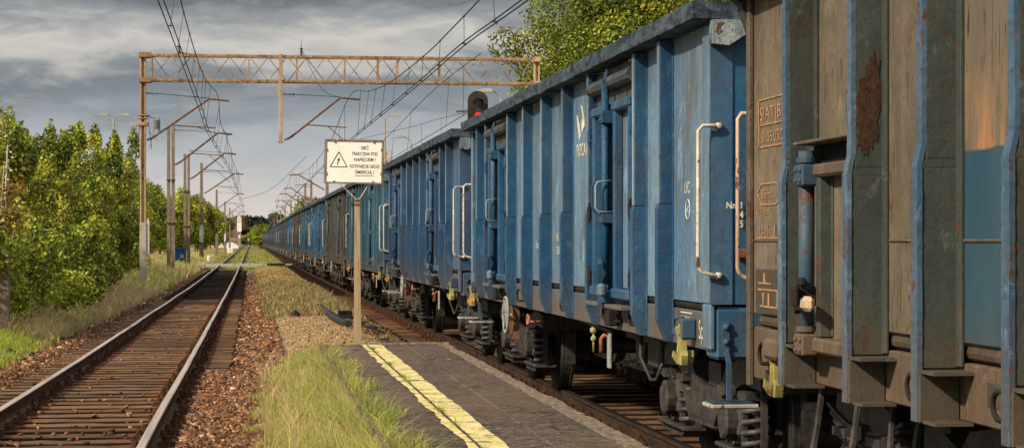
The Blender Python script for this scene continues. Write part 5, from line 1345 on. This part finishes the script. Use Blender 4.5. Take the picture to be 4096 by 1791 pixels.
LL = ['tall brown twin mast next behind the gantry post on the left','brown twin mast with a blue box at its foot','tall mast carrying a white number plate, third behind the gantry','plain brown mast before the small white house','mast with a white plate beside the small white house','slim mast just behind the small white house']
for (px,Y,top,pw_,pl,tw), lb in zip(LM, LL):
    x = at(px,Y)[0]; xw = at(pw_-12,Y)[0]; mast(x, Y, top, lb, 1, xw, 7.7, 5.9, 5.6, pl, None, tw)
Yk = 480; k = 0
while Yk < 880:
    mast(-4.6, Yk, 8.3, f'distant catenary mast left of the track, {ORD[k]} beyond the small white house', 1, -1.6, 7.5, 5.9, 5.6, False, 'distant catenary masts on the left'); Yk += 48; k += 1
RM = [(823,183,9.6,740),(783,230,8.6,724),(768,257,9.0,712),(750,300,8.4,704),(732,352,8.6,700),(717,415,8.6,690),(706,470,8.6,685),(698,530,8.6,680),(690,600,8.6,676)]
for k,(px,Y,top,pw_) in enumerate(RM):
    x = at(px,Y)[0]; xw = at(pw_,Y)[0]; mast(x, Y, top, f'rust brown catenary mast standing behind the train, {ORD[k]} beyond the warning board', -1, xw, 7.7, 6.3, 5.6, False, 'catenary masts on the right behind the train')
# ------------------------------------------------------------------ overhead wires
def wire(mb, pts, r, n=5, sub=10):
    # smooth through control points
    P = [Vector(p) for p in pts]; out = []
    for i in range(len(P)-1):
        p0 = P[max(i-1,0)]; p1 = P[i]; p2 = P[i+1]; p3 = P[min(i+2,len(P)-1)]
        for k in range(sub):
            t = k/sub; out.append(.5*((2*p1)+(p2-p0)*t+(2*p0-5*p1+4*p2-p3)*t*t+(3*p1-p0-3*p2+p3)*t**3))
    out.append(P[-1]); mb.tube(out, r, n, True); return out
def zy(out, Y):
    for a, b in zip(out, out[1:]):
        lo_, hi_ = sorted((a.y,b.y))
        if lo_ <= Y <= hi_: t = (Y-a.y)/(b.y-a.y+1e-9); return a+(b-a)*t
    return None
def line(label, mess, cont, sep, ys, extra=()):
    r = empty('overhead_line'); tag(r, label, 'overhead wire')
    mb = MB(); om = wire(mb, mess, .0135); mb.build('messenger_wire', M['wire'], r)
    for s in ((-sep/2, sep/2) if sep else (0,)):
        mb = MB(); oc = wire(mb, [(p[0]+s,p[1],p[2]) for p in cont], .0125); mb.build('contact_wire', M['wire'], r)
    for Y in ys:
        a, b = zy(om,Y), zy(oc,Y)
        if a and b and a.z-b.z > .12:
            b = b - Vector((sep/2,0,0)); mb = MB(); mb.cyl(a,b,.0065 if Y < 60 else .009,4)
            for q in (a,b): mb.ball(q,.028,3)
            mb.cyl(b-Vector((sep/2,0,0)),b+Vector((sep/2,0,0)),.012,4); mb.build('dropper', M['dropper'], r)
    return r
dl = [14,19,24,29,33.5,38,43,47.5,52,57,62,67,71,75,85,90,95,101,107,118,125,132,146,154,163,172]
line('overhead wires above the empty left track, hung from the gantry bracket',
     [(-1.6,10,8.1),(-1.6,25,7.9),(-1.59,35,7.4),(-1.59,45,7.05),(-1.59,56,6.95),(-1.59,64,7.05),(-1.59,72,7.3),(at(548,81)[0],81,7.45),(-1.4,90,7.0),(-1.3,97,6.85),(-1.2,105,7.1),(at(564,113)[0],113,7.75),(-1.2,126,7.1),(at(578,139)[0],139,7.75),(-1.2,150,7.1),(-1.1,165,7.1),(at(600,181)[0],181,7.75),(-1.1,200,7.0),(-1.1,235,7.0),(at(606,258)[0],258,7.75),(-1.2,300,6.8),(at(610,343)[0],343,7.7),(-1.4,380,6.9),(-1.5,415,7.6),(-1.6,450,6.9),(-1.6,500,7.4),(-1.6,880,7.2)],
     [(-1.74,10,6.2),(-1.72,38,6.20),(-1.72,52,6.17),(-1.68,66,6.0),(-1.66,81,5.86),(-1.3,113,5.75),(-1.2,139,5.7),(-1.1,181,5.65),(-1.1,258,5.6),(-1.4,415,5.6),(-1.6,880,5.6)], .11, dl)
line('overhead wires above the freight train, passing behind the warning board',
     [(4.4,10,6.6),(4.1,28,6.0),(4.05,36,5.93),(4.05,41,5.94),(4.08,47,6.02),(4.12,60,6.38),(4.15,71,6.95),(at(880,81)[0],81,7.5),(3.9,100,6.6),(3.8,130,6.4),(3.6,160,6.9),(at(735,183)[0],183,7.7),(3.5,205,7.0),(at(718,230)[0],230,7.7),(at(706,257)[0],257,7.7),(3.2,280,7.),(at(700,300)[0],300,7.7),(at(696,352)[0],352,7.7),(3.2,385,7.),(at(686,415)[0],415,7.7),(3.2,880,7.2)],
     [(4.5,10,5.2),(4.15,30,5.30),(4.05,38,5.40),(4.03,47,5.44),(4.0,60,5.53),(3.95,81,5.66),(3.8,120,5.6),(3.7,183,5.6),(3.7,300,5.6),(3.7,880,5.6)], .10, dl+[190,198,206,214,222,238,246,266,275,290,310,325,340])
mb = MB(); x0 = at(758,81)[0]; wire(mb, [(x0,81,9.4),(at(800,81)[0],80.9,8.0),(at(823,81)[0],80.9,7.6),(at(850,81)[0],80.9,7.45)], .010)
tag(mb.build('jumper_cable', M['wire']), 'thin cable hanging from the insulator on the gantry beam to the right bracket', 'cable')
mb = MB(); wire(mb, [(at(600,230)[0],230,4.5+1.8),(at(660,230)[0],231,7.1),(at(700,230)[0],232,8.2),(at(770,183)[0],183,9.3)], .022)
mb.ball(at(647,230,561), .3, 4, .4)
tag(mb.build('span_wire', M['wire']), 'sagging cross wire with a dark insulator between the far masts', 'cable')
mb = MB(); wire(mb, [(at(905,120)[0],120,at(905,120,350)[2]),(at(1040,100)[0],100,at(1040,100,318)[2]),(at(1100,90)[0],90,at(1100,90,300)[2]),(at(1172,80)[0],80,at(1172,80,283)[2])], .012)
for px,Y,pa,pb in ((1110,90,297,405),(1060,97,312,420)):
    mb.cyl(at(px,Y,pa),at(px,Y,pb),.007,4)
tag(mb.build('span_wire', M['wire']), 'thin wire rising from behind the warning board to the signal', 'cable')
mb = MB(); mb.bar(at(1148,80,281),at(1178,80,279),.10,.08); o = mb.build('bracket_arm', M['rusttube']); tag(o, 'rusty bracket arm end poking out left of the signal', 'bracket')
# messenger of the second gantry line, insulated feeder
line('overhead wires further right of the train, mostly hidden behind it', [(6.9,60,7.3),(7.2,81,7.6),(7.,120,6.9),(7.,183,7.6)],[(7.,60,5.8),(7.,183,5.7)],0,[66,72,90,100])
# ------------------------------------------------------------------ signal
def signal():
    x, y, z = at(1202,58,262); r = empty('railway_signal', (x,y,0)); tag(r, 'black oval railway signal head showing a red light above the train', 'signal')
    mb = MB(); n = 14; R = .30; h = .34
    pts = [(-R,-.42)]+[(-R*math.cos(math.pi*k/n), h*.0+.05+R*math.sin(math.pi*k/n)) for k in range(n+1)]+[(R,-.42)]
    pts = [(-R*1,-.60)]+[(-R*math.cos(math.pi*k/n), .09+R*math.sin(math.pi*k/n)) for k in range(n+1)]+[(R,-.60)]
    mb.prism([(a,z+b) for a,b in pts],'y',-.02,.02)
    ri = [(a*1.0,z+b) for a,b in pts]
    mb.build('backboard', M['signalblack'], r)
    mb = MB(); mb.cbox(-.17,.17,.02,.22,z-.55,z+.28,.02); mb.build('housing', M['signalblack'], r)
    for dz, m in ((.04,'lens_dark'),(-.33,'lens_red')):
        mb = MB(); mb.cyl((0,-.05,z+dz),(0,-.02,z+dz),.10,20); l = mb.build('lens', M[m], r)
        mb = MB(); n = 14; a0 = math.radians(-5); vs = []
        for k in range(n+1):
            a = math.radians(0)+math.pi*k/n
            for (yy, rr_) in ((-.02,.125),(-.24,.14)): vs.append((rr_*1.15*math.cos(a),yy,z+dz+.0+rr_*.85*math.sin(a)))
            for (yy, rr_) in ((-.24,.128),(-.02,.113)): vs.append((rr_*1.15*math.cos(a),yy,z+dz+.0+rr_*.85*math.sin(a)))
        b = len(mb.v); fs = []
        for k in range(n):
            for j in range(4): fs.append((k*4+j,k*4+(j+1)%4,(k+1)*4+(j+1)%4,(k+1)*4+j))
        mb.add(vs, fs+[(0,1,2,3),(n*4+3,n*4+2,n*4+1,n*4)]); mb.build('hood', M['signalblack'], l)
    mb = MB(); mb.cyl((0,.12,-.3),(0,.12,z-.5),.07,12); mb.build('post', M['lampmetal'], r)
signal()
# ------------------------------------------------------------------ lamps
def lamp(px, Y, pz, label, arms, hw=.9, mats='lampmetal'):
    x, y, z = at(px,Y,pz); r = empty('street_lamp', (x,y,0)); tag(r, label, 'street lamp')
    mb = MB(); mb.tube([(0,0,-.3),(0,0,z*.6),(0,0,z-.3)],.075,8,True,.05); mb.build('post', M[mats], r)
    for s in arms:
        mb = MB(); mb.tube([(0,0,z-.35),(s*.05,0,z-.12),(s*.25,0,z),(s*hw*.55,0,z+.02)],.03,6); a = mb.build('arm', M[mats], r)
        mb = MB(); n = 8
        mb.prism([(s*hw*.45,z-.03),(s*hw*.5,z+.08),(s*hw*.9,z+.09),(s*hw*1.25,z+.01),(s*hw*1.25,z-.04)],'y',-.13,.13); mb.build('lamp_head', M['lampwhite'], a)
    return r
lamp(286,120,289,'double arm street lamp rising above the left hedge',(-1,1),.75)
lamp(968,120,291,'tall double arm street lamp between the warning board and the train',(-1,1),.75)
lamp(1034,90,345,'single arm lamp with a white dish left of the signal',(-1,),.75)
lamp(1262,62,230,'single arm lamp with a white dish beside the broadleaf tree',(-1,),.65)
lamp(596,450,590,'small far lamp among the left masts',(-1,1),.9); lamp(716,300,556,'far lamp with a white head behind the train',(-1,),1.0)
x,y,_ = at(978,118); mb = MB()
for a in (-.15,.15):
    mb.cbox(x+a-.04,x+a+.04,y-.04,y+.04,-.3,7.,.005)
for k in range(16): mb.bar((x-.15,y,.2+k*.43),(x+.15,y,.6+k*.43),.03)
tag(mb.build('lattice_mast', M['rustpole']),'slim lattice mast next to the tall double arm lamp','mast')

# ------------------------------------------------------------------ small things
# stub post at the left edge
x,y,_ = at(7,38.0); mb = MB(); mb.cbox(x-.13,x+.13,y-.1,y+.1,-.3,1.48,.015); mb.cbox(x-.02,x+.03,y-.115,y-.099,1.2,1.42,.004)
tag(mb.build('concrete_stub', M['mastpole']), 'short weathered concrete post cut by the left picture edge', 'post')
# blue box on the second mast
x,y,_ = at(456,138.4); r = empty('equipment_box',(x,y,0)); tag(r,'bright blue equipment box strapped between the twin masts','box')
mb = MB(); mb.cbox(-.42,.25,-.3,.2,.1,1.15,.03); mb.build('cabinet', M['bluebox'], r); mb = MB(); mb.box(-.5,.55,-.33,-.31,.95,1.02); mb.box(-.5,.55,-.33,-.31,.25,.32); mb.build('strap', M['bluebox'], r)
mb = MB(); mb.cyl((.05,-.42,.55),(.05,-.3,.55),.16,12); mb.build('dial', M['dirty_tan'], r)
# white stone and kilometre markers
for (px,Y,h_,lb) in ((388,142,.35,'small white painted stone beside the blue box mast'),):
    x,y,_ = at(525,170); mb = MB(); mb.cbox(x-.14,x+.14,y-.1,y+.1,-.3,.35,.06); tag(mb.build('marker_stone', M['whitepaint']), lb, 'marker stone')
for px,Y,lb in ((576,300,'left of two low white markers in the far verge'),(582,305,'right of two low white markers in the far verge')):
    x,y,_ = at(px,Y); mb = MB(); mb.cbox(x-.25,x+.25,y-.1,y+.1,-.3,.5,.05); tag(mb.build('white_marker', M['whitepaint']), lb, 'marker')
# far signal backboard, red-white post
x,y,_ = at(602,560); r = empty('far_signal',(x,y,0)); tag(r,'tall white rounded board on a red and white post far down the line','signal board')
mb = MB(); n = 12; pts = [(-.62,4.4)]+[(-.62*math.cos(math.pi*k/n),8.0+.5*math.sin(math.pi*k/n)) for k in range(n+1)]+[(.62,4.4),(.4,4.1),(-.4,4.1)]; mb.prism(pts,'y',-.05,.05); mb.build('board', M['whitepaint'], r)
mb = MB(); mb.cyl((0,.1,-.3),(0,.1,4.3),.12,8); mb.build('post', M['lampmetal'], r); mb = MB(); mb.box(-.25,.25,-.1,.1,3.2,4.0); mb.build('red_band', M['roofred'], r); mb = MB(); mb.box(-.25,.25,-.1,.1,2.3,3.2); mb.build('white_band', M['whitepaint'], r)
x,y,_ = at(626,620); r = empty('far_signal',(x,y,0)); tag(r,'small round white signal disc near the vanishing point','signal board')
mb = MB(); mb.cyl((0,0,5.2-3),(0,.1,5.2-3),.5,12); mb.build('disc', M['whitepaint'], r); mb = MB(); mb.cyl((0,.15,-.3),(0,.15,2.2),.12,6); mb.build('post', M['lampmetal'], r)
# small house with red roof
x,y,_ = at(580,470); r = empty('trackside_house',(x-1.2,y,0)); tag(r,'small white house with a low orange red roof far down the left side','house')
mb = MB(); mb.box(-3.6,2.6,0,5,-.3,1.55); mb.build('wall', M['housewhite'], r)
mb = MB(); mb.prism([(-.5,1.54),(5.5,1.54),(2.5,2.35)],'x',-4.1,3.1); mb.build('roof', M['roofred'], r)
for a in (-2.6,-.6,1.2): mb = MB(); mb.box(a,a+.8,-.03,0.,.5,1.1); mb.build('window', M['lens_dark'], r)
# white vehicles / fence pieces beside the house read as pale blocks
x,y,_ = at(588,440); mb = MB(); mb.prism([(x-1.5,-.1),(x+1.0,-.1),(x+1.0,.6),(x+.3,.75),(x-.2,1.25),(x-1.3,1.25),(x-1.5,.8)],'y',y,y+1.6); tag(mb.build('parked_van', M['whitepaint']), 'pale parked vehicle in front of the small white house', 'van')
# corrugated pipe and drain box on the sand
def pipe():
    r = empty('drain_pipe',(1.7,45,0)); tag(r,'black corrugated drain pipe lying on the sandy ground with a box at its joint','pipe')
    mb = MB(); pts = []
    P0 = [(.00,5.5),(.0,3.4),(.03,1.2),(.03,-1.0),(.04,-3.),(.10,-4.6),(.20,-5.8)]
    for i in range(len(P0)-1):
        for k in range(14):
            t = k/14; pts.append((P0[i][0]*(1-t)+P0[i+1][0]*t, P0[i][1]*(1-t)+P0[i+1][1]*t))
    L = len(pts); n = 10; vs = []; fs = []
    for k,(a,b) in enumerate(pts):
        rr = .082 if k%2 else .066
        z = gz(1.7+a,45+b)+.06
        for j in range(n): vs.append((a+rr*math.cos(2*math.pi*j/n),b,z+rr*math.sin(2*math.pi*j/n)))
    for k in range(L-1):
        for j in range(n): fs.append((k*n+j,k*n+(j+1)%n,(k+1)*n+(j+1)%n,(k+1)*n+j))
    fs += [tuple(range(n)),tuple((L-1)*n+j for j in range(n))]; mb.add(vs,fs); mb.build('pipe', M['pipeblack'], r)
    mb = MB(); z = gz(1.85,43.5); mb.box(.16,.46,-1.9,-1.55,z,z+.19); mb.box(.18,.44,-1.92,-1.9,z+.15,z+.17); mb.build('drain_box', M['pipeblack'], r)
    mb = MB(); z = gz(2.,39.5); mb.box(.30,.72,-6.4,-5.6,z-.02,z+.05); mb.build('flat_cover', M['pipeblack'], r)
pipe()
def rock(px, Y, s_, label, m='rockdark'):
    x,y,_ = at(px,Y); rs = random.Random(px); mb = MB()
    V = [tuple(c*(1+rs.uniform(-.3,.3))*s_ for c in v) for v in ICO.tolist()]; V = [(x+v[0],y+v[1],gz(x,y)+v[2]*.9+s_*.3) for v in V]
    mb.add(V,[tuple(f) for f in ICF.tolist()]); tag(mb.build('rock', M[m]), label, 'rock')
rock(743,44.5,.13,'dark pointed rock standing alone on the sandy patch')
rock(306,17.2,.05,'brown broken stone lying on the sleepers of the near track','rustplate')
rock(25,33.,.10,'dark object half hidden in the grass at the left edge')
for px,Y,lb in ((690,137,'long dark plank lying before the crossing path'),(703,136,'short dark plank beside the long one before the crossing path')):
    x,y,_ = at(px,Y); mb = MB(); w_ = .5 if px==690 else .4; mb.cbox(x-w_,x+w_,y-.5,y+.3,-.1,.08,.01); tag(mb.build('plank', M['pipeblack']), lb, 'plank')
